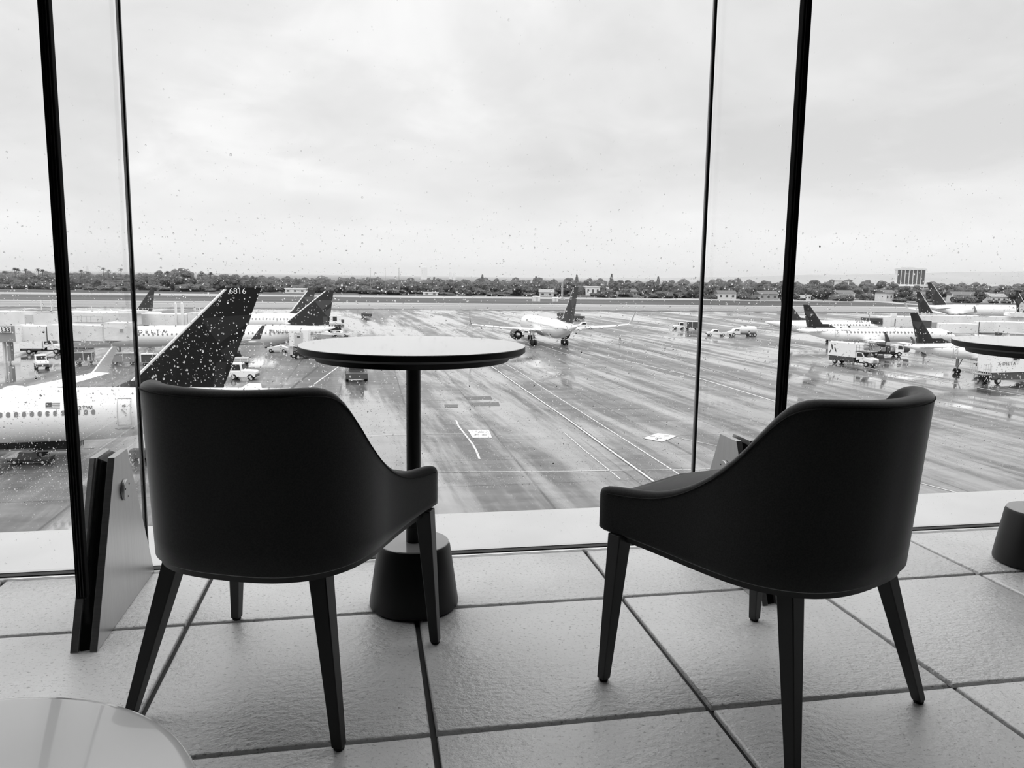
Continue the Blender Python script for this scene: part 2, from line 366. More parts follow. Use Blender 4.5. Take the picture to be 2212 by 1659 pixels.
# ---- pale low table in the corner
lt = empty('side_table', (-.415, .68, 0), 0, 'pale round low table blurred in the bottom left corner', 'table')
MB().lathe([(.001, .418), (.235, .418), (.250, .424), (.257, .434), (.257, .440), (.252, .447), (.243, .450), (.001, .450)], 96).build('tabletop', M_CORNER, lt, smooth=60)
MB().lathe([(.001, .02), (.022, .02), (.022, .417), (.001, .417)], 24).build('pole', M_BLKG, lt, smooth=30)
MB().lathe([(.001, .001), (.15, .001), (.15, .014), (.03, .022), (.001, .022)], 48).build('base', M_BLKG, lt, smooth=30)

# ---- chairs
def sst(a, b, x):
    x = max(0, min(1, (x-a)/(b-a))); return x*x*(3-2*x)
CH = dict(W=.246, B=.262, Fr=.270, kW=.0, kB=.085, n=2.7, zb=.342, zt=.719)
def plan(a, z, inset=0.0):
    s = -1 if a < 0 else 1; a = abs(a); c = CH
    dz = z-c['zb']; W = c['W']+c['kW']*dz-inset; B = c['B']+c['kB']*dz-inset; q = .62
    if a < q:
        th = a/q*PI/2; x = W*abs(math.sin(th))**(2/c['n']); y = -B*abs(math.cos(th))**(2/c['n'])
    else:
        u = (a-q)/(1-q); x = W + .041*u*u*(1.5-.5*u); y = c['Fr']*u
        y -= .0
    return (s*x, y)
_L = [0]
for _i in range(1, 801): _L.append(_L[-1]+math.dist(plan((_i-1)/800, .5), plan(_i/800, .5)))
ZP = [(0, .719), (.28, .722), (.34, .716), (.385, .697), (.44, .652), (.50, .601), (.57, .556), (.65, .518), (.72, .493), (.79, .477), (.86, .469), (.93, .465), (1, .462)]
def ztop(a):
    # flat back, S-shaped sweep down, low arm: height against distance along the rim
    s = _L[min(800, int(abs(a)*800))]; s = (s+(_L[min(800, int(abs(a)*800)+1)]-s)*(abs(a)*800-int(abs(a)*800)))/_L[-1]
    for i in range(len(ZP)-1):
        (a0, z0), (a1, z1) = ZP[i], ZP[i+1]
        if s <= a1:
            zm = ZP[max(i-1, 0)]; zp = ZP[min(i+2, len(ZP)-1)]
            m0 = (z1-zm[1])/(a1-zm[0]) if i else 0; m1 = (zp[1]-z0)/(zp[0]-a0); h = a1-a0; t = (s-a0)/h
            return (2*t**3-3*t*t+1)*z0+(t**3-2*t*t+t)*h*m0+(-2*t**3+3*t*t)*z1+(t**3-t*t)*h*m1
    return ZP[-1][1]
def arc_params(n):
    # parameters evenly spaced along the U
    fine = [-1+2*i/800 for i in range(801)]; L = [0]; p = plan(-1, .5)
    for a in fine[1:]:
        q = plan(a, .5); L.append(L[-1]+math.dist(p, q)); p = q
    out = []; j = 0
    for i in range(n+1):
        t = L[-1]*i/n
        while j < 799 and L[j+1] < t: j += 1
        out.append(fine[j]+(fine[j+1]-fine[j])*(t-L[j])/max(L[j+1]-L[j], 1e-9))
    return out
def make_chair():
    r = empty('lounge_chair', (0, 0, 0))
    A = arc_params(96); th = .042; c = CH
    rings = []
    for i, a in enumerate(A):
        e = min(1, min(i, len(A)-1-i)/2.5); e = math.sqrt(max(0, 1-(1-e)**2))   # round the arm tips
        zt = ztop(a)-.006*(1-e); sec = []
        tt = th*(.55+.45*e)
        prof = []
        for k in range(9): prof.append((0, k/8))           # outer face upward
        def pt(inset, z): q = plan(a, z, inset); return Vector((q[0], q[1], z))
        o_in = (th-tt)/2
        sec = []
        zb = c['zb']+.016*sst(.62, 1, abs(a))
        rim = .016
        zs = [zb+.006+(zt-rim-zb-.006)*k/8 for k in range(9)]
        sec.append(pt(o_in+.008, zb)); 
        for z in zs: sec.append(pt(o_in, z))
        for k in range(1, 8):
            an = PI*k/8; sec.append(pt(o_in+tt/2-tt/2*math.cos(an), zt-rim+rim*math.sin(an)))
        for z in reversed(zs): sec.append(pt(o_in+tt, z))
        sec.append(pt(o_in+tt-.008, zb))
        rings.append(sec)
    sh = MB().loft(rings).build('shell', M_FAB, r, smooth=60)
    # stitched edge seam following the outer rim
    sm = []
    for i, a in enumerate(A):
        if i < 2 or i > len(A)-3: continue
        q = plan(a, ztop(a)-.015, -.0006); sm.append((q[0], q[1], ztop(a)-.015))
    MB().tube(sm, .0016, 6).build('seam', M_SEAM, sh, smooth=60)
    # seat cushion
    ring = []
    out = [plan(a, .45, .044) for a in arc_params(60)]; out = out+[(out[-1][0]-.01, c['Fr']+.012), (0, c['Fr']+.022), (out[0][0]+.01, c['Fr']+.012)]
    cx_, cy_ = 0, .0
    rr = []
    for sc_, z in ((.90, .348), (.985, .360), (1, .385), (1, .405), (.985, .425), (.94, .438), (.82, .448), (.5, .457), (.02, .460)):
        rr.append([Vector((cx_+(p[0]-cx_)*sc_, cy_+(p[1]-cy_)*sc_, z+(.012*max(0, 1-abs(p[0])/.25) if sc_ < .95 and z > .4 else 0))) for p in out])
    MB().loft(rr).build('seat', M_FAB, r, smooth=60)
    # under frame ring
    ap = [a for a in arc_params(80) if abs(a) < .965]; f0 = [(*plan(a, c['zb'], .010), c['zb']+.016*sst(.62, 1, abs(a))) for a in ap]
    MB().loft([[(p[0], p[1], p[2]-.012) for p in f0], [(p[0], p[1], p[2]+.004) for p in f0]]).build('under_frame', M_LEG, r, smooth=30)
    for (tx, ty, bx, by) in CH['legs']:
        mb = MB()
        for sgn in (1,):
            a0, b0 = .0195, .0112
            T4 = [(tx-a0, ty-a0), (tx+a0, ty-a0), (tx+a0, ty+a0), (tx-a0, ty+a0)]
            B4 = [(bx-b0, by-b0), (bx+b0, by-b0), (bx+b0, by+b0), (bx-b0, by+b0)]
            mb.loft([[(p[0], p[1], 0.006) for p in B4], [(p[0], p[1], c['zb']-.010+(.027 if ty > 0 else 0)) for p in T4]])
        l = mb.build('leg', M_LEG, r, bevel=.002)
        MB().lathe([(.001, 0), (.0105, 0), (.0115, .002), (.0115, .0062), (.001, .0062)], 12, c=(bx, by, 0)).build('foot_glide', M_BLK, l)
    return r
CH['legs'] = [(-.168, -.168, -.238, -.245), (.168, -.168, .238, -.245), (-.262, .216, -.284, .232), (.262, .216, .284, .232)]
chair = make_chair()
chair.location = (-.187, 1.791, 0); chair.rotation_euler = (0, 0, -R(23))
G_CH = 'upholstered lounge chairs facing the window'
tag(chair, 'dark upholstered low-armed chair seen from behind, left of the round table', 'chair', G_CH)
c2 = copy_tree(chair); c2.location = (.896, 1.559, 0); c2.rotation_euler = (0, 0, R(25.5))
tag(c2, 'dark upholstered low-armed chair seen from behind, right of the round table', 'chair', G_CH)

# ---- raindrops on the outer face of the panes
def drops(name, x0, x1, seed, label, wk=1.0):
    rnd = random.Random(seed); vs = []; fs = []
    def dens(x, z):
        d = 260
        if z > 1.0: d = 300
        if .55 < z < 1.0: d = 1150
        if .36 < z <= .55: d = 1700
        if .22 < z <= .36: d = 3600
        if z <= .22: d = 900
        return d
    rows = [(.02, .22), (.22, .36), (.36, .55), (.55, .78), (.78, .95), (.95, 1.12), (1.12, 1.35), (1.35, 2.0)]
    D = [1800, 22000, 11000, 5600, 4000, 2200, 900, 450]
    Rm = [.0008, .0008, .00098, .00145, .0014, .0011, .0009, .0008]
    for (z0, z1), d, rm in zip(rows, D, Rm):
        n = int((x1-x0)*(z1-z0)*d*wk)
        for _ in range(n):
            x = rnd.uniform(x0, x1); z = rnd.uniform(z0, z1); r = min(.0036, rm*math.exp(rnd.gauss(0, .45)))
            asp = rnd.uniform(.95, 1.35); hh = r*rnd.uniform(.45, .65); o = len(vs); K = 8
            y0 = YG+.0125
            for q, hy in ((1, 0), (.86, .5), (.5, .86)):
                for k in range(K):
                    a = 2*PI*k/K; vs.append((x+r*q*math.cos(a), y0+hh*hy, z+r*q*asp*math.sin(a)))
            vs.append((x, y0+hh, z))
            for lv in range(2):
                for k in range(K): fs.append((o+lv*K+k, o+lv*K+(k+1) % K, o+(lv+1)*K+(k+1) % K, o+(lv+1)*K+k))
            for k in range(K): fs.append((o+2*K+k, o+2*K+(k+1) % K, o+3*K))
            fs.append(tuple(o+k for k in range(K-1, -1, -1)))
    mb = MB(); mb.v = vs; mb.f = fs; mb.mi = [0]*len(fs)
    ob = mb.build(name, M_WATER, smooth=80); tag(ob, label, 'raindrops', 'raindrops on the window panes', 'stuff')
drops('raindrops', -1.75, JX[0]-.02, 1, 'raindrops on the leftmost pane, beyond the left glass fin')
drops('raindrops', JX[0]+.02, JX[1]-.02, 2, 'raindrops on the middle pane between the two glass fins', 1.0)
drops('raindrops', JX[1]+.02, 2.9, 3, 'raindrops on the right pane, past the right glass fin', .9)

# ================================================================== OUTDOORS
structure(MB().box(-1500, 2500, 3.05, 700, ZA-1, ZA).build('apron', M_APRON))
structure(MB().box(-6000, 8000, 700.05, 9000, ZA-1, ZA-.02).build('verge_ground', M_GRASS))
def band(name, y0, y1, mt, z=.03): structure(MB().box(-1500, 2500, y0, y1, ZA-.3, ZA+z).build(name, mt))
band('taxiway_grass', 414, 508, M_GRASS); band('runway', 508, 552, M_CONC, .05); band('verge_grass', 552, 701, M_GRASS, .06)
M_BAND = noise_mat('old_asphalt', .05, .09, .05, .75, stretch=(.1, 1, 1)); M_BAND2 = noise_mat('pale_asphalt', .16, .24, .06, .6, stretch=(.08, 1, 1))
band('taxiway_shoulder', 398, 414, M_CONC, .05); band('taxiway', 344, 398, M_BAND2); band('taxiway_edge', 331, 339, M_BAND)
band('taxiway_edge_line', 380, 385, M_CONC, .06)
M_PAINT = mat('road_paint', .5, .5); M_PAINTD = mat('tar_line', .03, .5); M_PLATE = mat('steel_plate', .05, .35)
apron = bpy.data.objects['apron']
def ribbon(pts, wd, mt, z=.02, name='painted_line'):
    P = [Vector((p[0], p[1], 0)) for p in pts]; L = []; Rr = []
    for i, p in enumerate(P):
        d = (P[min(i+1, len(P)-1)]-P[max(i-1, 0)]).normalized(); n = Vector((-d.y, d.x, 0))*wd/2; L.append(p+n); Rr.append(p-n)
    mb = MB(); k = len(P); vs = [(q.x, q.y, ZA+z) for q in L+Rr]
    mb.add(vs, [(i, i+1, k+i+1, k+i) for i in range(k-1)]); o = mb.build(name, mt, apron); return o
def PXL(pts, wd, mt=M_PAINT, z=.02, name='painted_line'): return ribbon([G(*p) for p in pts], wd, mt, z, name)
def quad(pts, mt, name, z=.02):
    mb = MB(); mb.add([(*G(*p)[:2], ZA+z) for p in pts], [(0, 1, 2, 3)]); return mb.build(name, mt, apron)
PXL([(1060, 790), (1128, 838), (1220, 901), (1330, 981), (1422, 1047), (1600, 1175)], .42, M_PAINTD, .015, 'tar_line')
PXL([(1060, 790), (1128, 838), (1220, 901), (1330, 981), (1422, 1047), (1600, 1175)], .2)
PXL([(1085, 782), (1124, 805), (1190, 849), (1265, 896), (1367, 961), (1475, 1030), (1640, 1135)], .14)
PXL([(900, 1022), (958, 1020), (1240, 1018), (1500, 1014), (1690, 1009)], .12)
PXL([(700, 944), (918, 938), (1010, 937)], .1)
PXL([(985, 908), (990, 920), (1019, 957), (1028, 972), (1036, 992)], .18)
PXL([(1462, 945), (1547, 963), (1700, 990)], .12)
PXL([(1218, 934), (1265, 975), (1300, 1003), (1341, 1036)], .1)
PXL([(1955, 1035), (2058, 1062), (2110, 1075)], .14)
PXL([(640, 860), (668, 838), (748, 780)], .22)
PXL([(560, 905), (640, 830), (690, 790)], .35, M_PAINTD, .012, 'tar_line')
PXL([(1720, 762), (1900, 800), (2212, 855)], .25)
PXL([(1260, 762), (1330, 775), (1480, 808), (1690, 872)], .3)
PXL([(968, 677), (1000, 690), (1100, 725), (1240, 770)], .25)
PXL([(1130, 700), (1200, 716), (1420, 762), (1700, 850)], .2, M_PAINTD, .012, 'tar_line')
quad([(1010, 929), (1056, 929), (1063, 946), (1021, 946)], M_PAINT, 'painted_panel', .03)
quad([(1388, 947), (1421, 936), (1464, 942), (1430, 955)], M_PAINT, 'painted_panel', .03)
quad([(960, 874), (989, 874), (989, 880), (961, 880)], M_PLATE, 'hatch_plate'); quad([(1015, 870), (1077, 869), (1080, 877), (1018, 877)], M_PLATE, 'hatch_plate')
quad([(1004, 857), (1060, 856), (1064, 863), (1010, 863)], M_DGREY, 'patched_slab', .012)
quad([(676, 822), (716, 820), (700, 831), (662, 832)], M_DGREY, 'patched_slab', .012)
MARK = []
for cxp, cyp in ((1040, 934), (1030, 939), (1046, 940), (1410, 943), (1425, 947), (1440, 942)):
    quad([(cxp-5, cyp-1.2), (cxp+5, cyp-1.2), (cxp+5, cyp+1.2), (cxp-5, cyp+1.2)], M_GREY, 'stencil_mark', .04)

# ---- aircraft
def airfoil(mb, secs, axis, n=8):
    # sec = (le, te, thickness); axis = unit vector of thickness
    xs = [0, .03, .12, .3, .55, .8, 1]; th = [0.02, .45, .85, 1, .8, .4, .03]
    ax = Vector(axis); rings = []
    for le, te, t in secs:
        le, te = Vector(le), Vector(te); up = [le+(te-le)*x+ax*t*h/2 for x, h in zip(xs, th)]; dn = [le+(te-le)*x-ax*t*h/2 for x, h in zip(xs, th)]
        rings.append(up+dn[::-1])
    return mb.loft(rings)
def fin_mat(name, base, light, fin):
    """livery facets as colour patches fixed on the fin, in object coordinates"""
    m = mat(name, base, .5, spec=.25); nt = m.node_tree; b = nt.nodes['Principled BSDF']
    tc = N(nt, 'ShaderNodeTexCoord'); sx = N(nt, 'ShaderNodeSeparateXYZ'); nt.links.new(tc.outputs['Object'], sx.inputs[0])
    lb, lt, tt, tb = fin
    def uv(u, v):
        le = (lb[0]+(lt[0]-lb[0])*v, lb[1]+(lt[1]-lb[1])*v); te = (tb[0]+(tt[0]-tb[0])*v, tb[1]+(tt[1]-tb[1])*v)
        return (le[0]+(te[0]-le[0])*u, le[1]+(te[1]-le[1])*u)
    polys = [[(.10, .70), (1, .74), (1, .665), (.69, .457), (.43, .575)], [(.77, .39), (.99, .535), (.99, .30), (.93, .28)], [(.79, .28), (.92, .28), (1, 0), (.9, 0)]]
    total = None
    for P in polys:
        P = [uv(*p) for p in P]; area = sum(P[i][0]*P[(i+1) % len(P)][1]-P[(i+1) % len(P)][0]*P[i][1] for i in range(len(P)))
        if area < 0: P = P[::-1]
        acc = None
        for i in range(len(P)):
            (x0, z0), (x1, z1) = P[i], P[(i+1) % len(P)]; A, B = -(z1-z0), (x1-x0); C = -(A*x0+B*z0)
            q = N(nt, 'ShaderNodeMath', _operation='MULTIPLY_ADD', i1=A, i2=C); nt.links.new(sx.outputs['X'], q.inputs[0])
            q2 = N(nt, 'ShaderNodeMath', _operation='MULTIPLY_ADD', i1=B); nt.links.new(sx.outputs['Z'], q2.inputs[0]); nt.links.new(q.outputs[0], q2.inputs[2])
            g = N(nt, 'ShaderNodeMath', _operation='GREATER_THAN', i1=0); nt.links.new(q2.outputs[0], g.inputs[0])
            if acc:
                mm = N(nt, 'ShaderNodeMath', _operation='MULTIPLY'); nt.links.new(acc.outputs[0], mm.inputs[0]); nt.links.new(g.outputs[0], mm.inputs[1]); acc = mm
            else: acc = g
        if total:
            mm = N(nt, 'ShaderNodeMath', _operation='MAXIMUM'); nt.links.new(total.outputs[0], mm.inputs[0]); nt.links.new(acc.outputs[0], mm.inputs[1]); total = mm
        else: total = acc
    mc = N(nt, 'ShaderNodeMixRGB'); mc.inputs[1].default_value = (base,)*3+(1,); mc.inputs[2].default_value = (light,)*3+(1,)
    nt.links.new(total.outputs[0], mc.inputs[0]); nt.links.new(mc.outputs[0], b.inputs['Base Color'])
    return m
class Plane:
    """an aircraft frame: +x nose, +y port, z above the apron; t() turns a sight line into (x, z) on the plane y = off"""
    def __init__(s, pos, az):
        s.o = Vector((pos.x, pos.y, ZA)); s.f = Vector((math.sin(az), math.cos(az), 0)); s.l = Vector((-math.cos(az), math.sin(az), 0)); s.rz = PI/2-az
    def t(s, px, py, off=0):
        d = ray(px, py); k = ((s.o-CAM).dot(s.l)+off)/d.dot(s.l); p = CAM+d*k-s.o
        return (p.dot(s.f), p.z)
def fuselage_mesh(L, xt, rw, rh, zc, tail_up=.72, taillen=None, kn=1.0):
    nose = [(0, .03, -.30), (.12, .22, -.29), (.4, .42, -.26), (.9, .64, -.2), (1.6, .82, -.11), (2.6, .95, -.03), (3.6, 1, 0)]
    tl = taillen or rh*6.2; st = []
    tail = [(0, .07), (.06, .16), (.2, .33), (.38, .53), (.56, .72), (.74, .88), (.88, .97), (1, 1)]
    for f, r in tail: st.append((xt+f*tl, r, (1-r)*tail_up))
    x1 = xt+L
    mid0, mid1 = xt+tl, x1-3.6*rh*kn
    for i in range(1, 6): st.append((mid0+(mid1-mid0)*i/6, 1, 0))
    for d, r, z in nose[::-1]: st.append((x1-d*rh*kn, r, z))
    mb = MB(); rings = []
    for x, r, z in st: rings.append([Vector((x, rw*r*math.cos(2*PI*k/40), zc+rh*z+rh*r*math.sin(2*PI*k/40))) for k in range(40)])
    mb.loft(rings); mb.st = st
    return mb
def side_y(rw, rh, zc, z): return rw*math.sqrt(max(.05, 1-((z-zc)/rh)**2))
def aircraft(name, label, pl, L, xt, rw, rh, zc, side, fin, finth=.34, dorsal=None, le_strip=True, wing=None, winglet=2.2, stab=None, engines=None, gears=None,
             windows=None, nwin=0, pitch=.8, title=None, reg=None, regpos=None, doors=(), cockpit=False, belly=True, wmat=None, tones=(.016, .05), winw=.27, winh=.36, tail_up=.72, taillen=None, group='parked and taxiing airliners', kn=1.0, wthick=.45, wingletmat=None, gearx=None):
    r = empty(name, pl.o, pl.rz, label, 'aircraft', group)
    fb = fuselage_mesh(L, xt, rw, rh, zc, tail_up, taillen, kn); fu = fb.build('fuselage', M_FUSE, r, smooth=60)
    x1 = xt+L
    # fin: (le bottom, le top, te top, te bottom) as (x, z)
    lb, lt_, tt_, tb_ = fin
    mb = MB(); secs = []
    fm = fin_mat('tail_livery', tones[0], tones[1], fin)  # tails beyond the nearest get lighter tones, haze put into the colour
    if dorsal:
        for (x, z) in dorsal: 
            v = (z-tb_[1])/(tt_[1]-tb_[1]); secs.append(((x, 0, z), (tb_[0]+(tt_[0]-tb_[0])*v, 0, z), finth*.8))
    for v in ((0, .08, .3, .5, .7, .85, .97, 1) if not dorsal else (.12, .3, .5, .7, .85, .97, 1)):
        secs.append(((lb[0]+(lt_[0]-lb[0])*v, 0, lb[1]+(lt_[1]-lb[1])*v), (tb_[0]+(tt_[0]-tb_[0])*v, 0, tb_[1]+(tt_[1]-tb_[1])*v), finth*(1-.5*v)))
    airfoil(mb, secs, (0, 1, 0)); fo = mb.build('tail_fin', fm, r, smooth=50)
    if le_strip:
        mb = MB(); ss = []
        for v in (.1, .5, .98):
            x = lb[0]+(lt_[0]-lb[0])*v; z = lb[1]+(lt_[1]-lb[1])*v; ss.append(((x+.1, 0, z), (x-.26, 0, z), finth*(1-.5*v)*1.05))
        airfoil(mb, ss, (0, 1, 0)); mb.build('leading_edge', M_WHITE, fo, smooth=50)
    if wing:    # (x root le, root chord, x tip le, tip chord, half span, z root, z tip)
        xr, c0, xtip, c1, hs, z0, z1 = wing
        for s in (-1, 1):
            mb = MB()
            S = [((xr+.2*c0, s*rw*.3, z0-.1), (xr-c0*1.05, s*rw*.3, z0-.1), wthick*1.3)]
            for u in (.08, .3, .6, .85, 1):
                cc = c0+(c1-c0)*(u if u < .3 else .3+(u-.3)*1.0); x = xr+(xtip-xr)*u; z = z0+(z1-z0)*u*(.7+.3*u)
                S.append(((x, s*(rw*.5+(hs-rw*.5)*u), z), (x-cc, s*(rw*.5+(hs-rw*.5)*u), z), wthick*(1-.6*u)))
            airfoil(mb, S, (0, 0, 1)); wo = mb.build('wing', M_FUSE, r, smooth=50)
            if winglet:
                mb = MB(); hw = winglet; S = []
                for u, out, up in ((0, 0, 0), (.15, .12, .12), (.4, .26, .4), (1, .42, 1)):
                    x = xtip-u*hw*.75; S.append(((x, s*(hs+out*hw*.6), z1+up*hw), (x-c1*(.85-.55*u), s*(hs+out*hw*.6), z1+up*hw), .14))
                airfoil(mb, S, (0, s*.9, .3)); wl_ = mb.build('winglet', wingletmat or M_FUSE, wo, smooth=50)
                if winglet > 2.45 and le_strip:
                    mb = MB(); airfoil(mb, [((q[0][0]+.05, q[0][1], q[0][2]), (q[0][0]-.22, q[0][1], q[0][2]), .16) for q in S], (0, s*.9, .3)); mb.build('leading_edge', M_WHITE, wl_, smooth=50)
            for u in (.35, .62):
                y = s*(rw*.5+(hs-rw*.5)*u); x = xr+(xtip-xr)*u-(c0+(c1-c0)*u); z = z0+(z1-z0)*u-.25
                mb = MB(); mb.lathe([(.02, -1.6), (.16, -1), (.2, 0), (.13, 1), (.02, 1.6)], 10, axis='x', c=(x, y, z)); mb.build('flap_fairing', M_LGREY, wo, smooth=50)
    if stab:
        xr, c0, xtip, c1, hs, z0, z1 = stab
        for s in (-1, 1):
            mb = MB(); airfoil(mb, [((xr, s*.2, z0), (xr-c0, s*.2, z0), .3), ((xtip, s*hs, z1), (xtip-c1, s*hs, z1), .12)], (0, 0, 1)); mb.build('tailplane', M_LGREY, r, smooth=50)
    if engines:   # (x front, length, y, z, radius)
        xf, ln, ye, ze, re = engines
        for s in (-1, 1):
            mb = MB(); prof = [(re*.86, .02), (re*.97, -.02), (re*1.0, -.25*ln*.5), (re*1.02, -.35*ln), (re*.9, -.62*ln), (re*.78, -.66*ln), (re*.74, -.55*ln), (.02, -.5*ln), (.02, -.2), (re*.84, -.2)]
            rings = []
            for q, xx in prof: rings.append([Vector((xf+xx, s*ye+q*math.cos(2*PI*k/28), ze+q*math.sin(2*PI*k/28))) for k in range(28)])
            rings.append(rings[0]); mb.loft(rings, caps=False); eo = mb.build('engine', M_DGREY, r, smooth=50)
            mb = MB(); mb.lathe([(.05, -ln), (re*.3, -.86*ln), (re*.55, -.5*ln), (.05, -.45*ln)], 20, axis='x', c=(xf, s*ye, ze)); mb.build('exhaust_cone', M_METAL, eo, smooth=50)
            mb = MB(); mb.box(xf-.75*ln, xf-.2*ln, s*ye-.12, s*ye+.12, ze+re*.8, ze+re*1.5); mb.build('pylon', M_LGREY, eo)
            mb = MB(); mb.lathe([(.02, .1), (re*.25, -.15), (re*.85, -.16), (re*.85, -.2), (.02, -.2)], 20, axis='x', c=(xf-.15, s*ye, ze)); mb.build('fan', M_BLK, eo, smooth=50)
    if belly:
        mb = MB(); rr = []
        bx0, bx1 = (wing[0]-wing[1]*1.1, wing[0]+wing[1]*.25) if wing else (-4, 4)
        for u in (0, .1, .25, .5, .75, .9, 1):
            k = math.sin(max(.02, min(.98, u))*PI)**.5
            rr.append([Vector((bx0+(bx1-bx0)*u, rw*.86*k*math.cos(PI+PI*j/12), zc-rh*.45+(rh*.68)*k*math.sin(PI+PI*j/12))) for j in range(13)]+[Vector((bx0+(bx1-bx0)*u, 0, zc-rh*.3))])
        mb.loft(rr); mb.build('belly_fairing', M_LGREY, r, smooth=50)
    if gears:   # (x main, y main, wheel r, n axles, x nose)
        xm, ym, wr, na, xn = gears
        for (x, y, ax) in ((xm, ym, na), (xm, -ym, na), (xn, 0, 1)):
            mb = MB(); mb.tube([(x, y, wr), (x, y*.97, zc-rh*.4)], .14, 8); mb.tube([(x, y, wr*1.9), (x+1.1, y*.9, zc-rh*.6)], .07, 6); go = mb.build('landing_gear', M_GREY, r, smooth=50)
            for a in range(ax):
                for dy in (-.34, .34):
                    xx = x+(a-(ax-1)/2)*wr*2.25; mb = MB(); rr_ = wr*(1 if y else .8)
                    mb.lathe([(.02, -.17), (rr_*.85, -.17), (rr_, -.1), (rr_, .1), (rr_*.85, .17), (.02, .17)], 20, axis='y', c=(xx, y+dy, rr_)); mb.build('wheel', M_TYRE, go, smooth=50)
            if y: mb = MB(); mb.box(x-.22, x+.22, y*1.05, y*1.06+.02, wr*2.6, zc-rh*.55); mb.build('gear_door', M_LGREY, go)
    sv = 1 if side > 0 else -1
    if windows:
        xa, z = windows; first = None
        for i in range(nwin):
            x = xa-i*pitch
            if first is None:
                mb = MB(); w2, h2 = winw/2, winh/2; c = .3*winw
                poly = [(-w2+c, -h2), (w2-c, -h2), (w2, -h2+c), (w2, h2-c), (w2-c, h2), (-w2+c, h2), (-w2, h2-c), (-w2, -h2+c)]
                yy0 = side_y(rw, rh, zc, z-h2); yy1 = side_y(rw, rh, zc, z+h2)
                f = lambda p, o: Vector((p[0], sv*(yy0+(yy1-yy0)*(p[1]+h2)/(2*h2)+o), z+p[1]))
                mb.prism(poly, lambda p: f(p, -.05), lambda p: f(p, .028)); first = mb.build('cabin_window', M_PORT, fu); first.location.x = x
            else:
                c = first.copy(); COL.objects.link(c); c.location.x = x
    for (xd, z0, z1, wd) in doors:
        mb = MB(); n = 8
        for (xx0, xx1, za_, zb_) in ((xd-wd/2, xd-wd/2+.035, z0, z1), (xd+wd/2-.035, xd+wd/2, z0, z1), (xd-wd/2, xd+wd/2, z0, z0+.035), (xd-wd/2, xd+wd/2, z1-.035, z1)):
            rr = []
            for k in range(n+1):
                z = za_+(zb_-za_)*k/n; y = side_y(rw, rh, zc, z)*sv; rr.append([(xx0, y-.05*sv, z), (xx1, y-.05*sv, z), (xx1, y+.012*sv, z), (xx0, y+.012*sv, z)])
            mb.loft(rr)
        zz = (z0+z1)/2+.15; y = side_y(rw, rh, zc, zz)*sv
        do = mb.build('cabin_door', M_LINE, fu)
        m2 = MB(); m2.box(xd-.1, xd+.1, min(y, y+.012*sv)-.03, max(y, y+.012*sv), zz+.25, zz+.4); m2.build('door_window', M_PORT, do)
        m2 = MB(); y2 = side_y(rw, rh, zc, zz-.3)*sv; m2.prism([(-.22, -.2), (-.1, -.16), (.22, .16), (.1, .22)], lambda p: (xd+p[0], y2-.03*sv, zz-.1+p[1]), lambda p: (xd+p[0], y2+.015*sv, zz-.1+p[1])); m2.build('door_handle', M_LINE, do)
    if cockpit:
        for k in range(3):
            mb = MB(); xx = x1-rh*(1.05+.36*k)*kn; z = zc+rh*.32
            rr = rh*(.70+.1*k); y = sv*rw*math.sqrt(max(.02, (.66+.1*k)**2-.48**2))
            mb.prism([(-.18*rh, -.13*rh), (.15*rh, -.15*rh), (.12*rh, .10*rh), (-.18*rh, .15*rh)], lambda p: (xx+p[0], y-.15*sv-p[0]*.3*sv, z+p[1]), lambda p: (xx+p[0], y+.09*sv-p[0]*.35*sv-p[1]*.35*sv, z+p[1])); mb.build('cockpit_window', M_GLASSD, fu)
    xd = (-1, 0, 0) if sv > 0 else (1, 0, 0)
    if title:
        s, size, x, z, spc = title; y = side_y(rw, rh, zc, z)*sv; yt = side_y(rw, rh, zc, z+size*.72)*sv
        text('airline_title', s, size, M_TXT, fu, (x, y+.12*sv, z), xd, (0, yt-y, size*.72), .03, spc)
    if reg:
        s, size, x, z, spc = reg; y = side_y(rw, rh, zc, z)*sv; yt = side_y(rw, rh, zc, z+size*.72)*sv
        text('registration', s, size, M_TXT, fu, (x, y+.045*sv, z), xd, (0, yt-y, size*.72), .02, spc)
    r['_fin'] = fo.name
    return r, fu, fo
def sidex(pl, px, py, off): return pl.t(px, py, off)


def FN(pl, pts): return [pl.t(x, y) for x, y in pts]
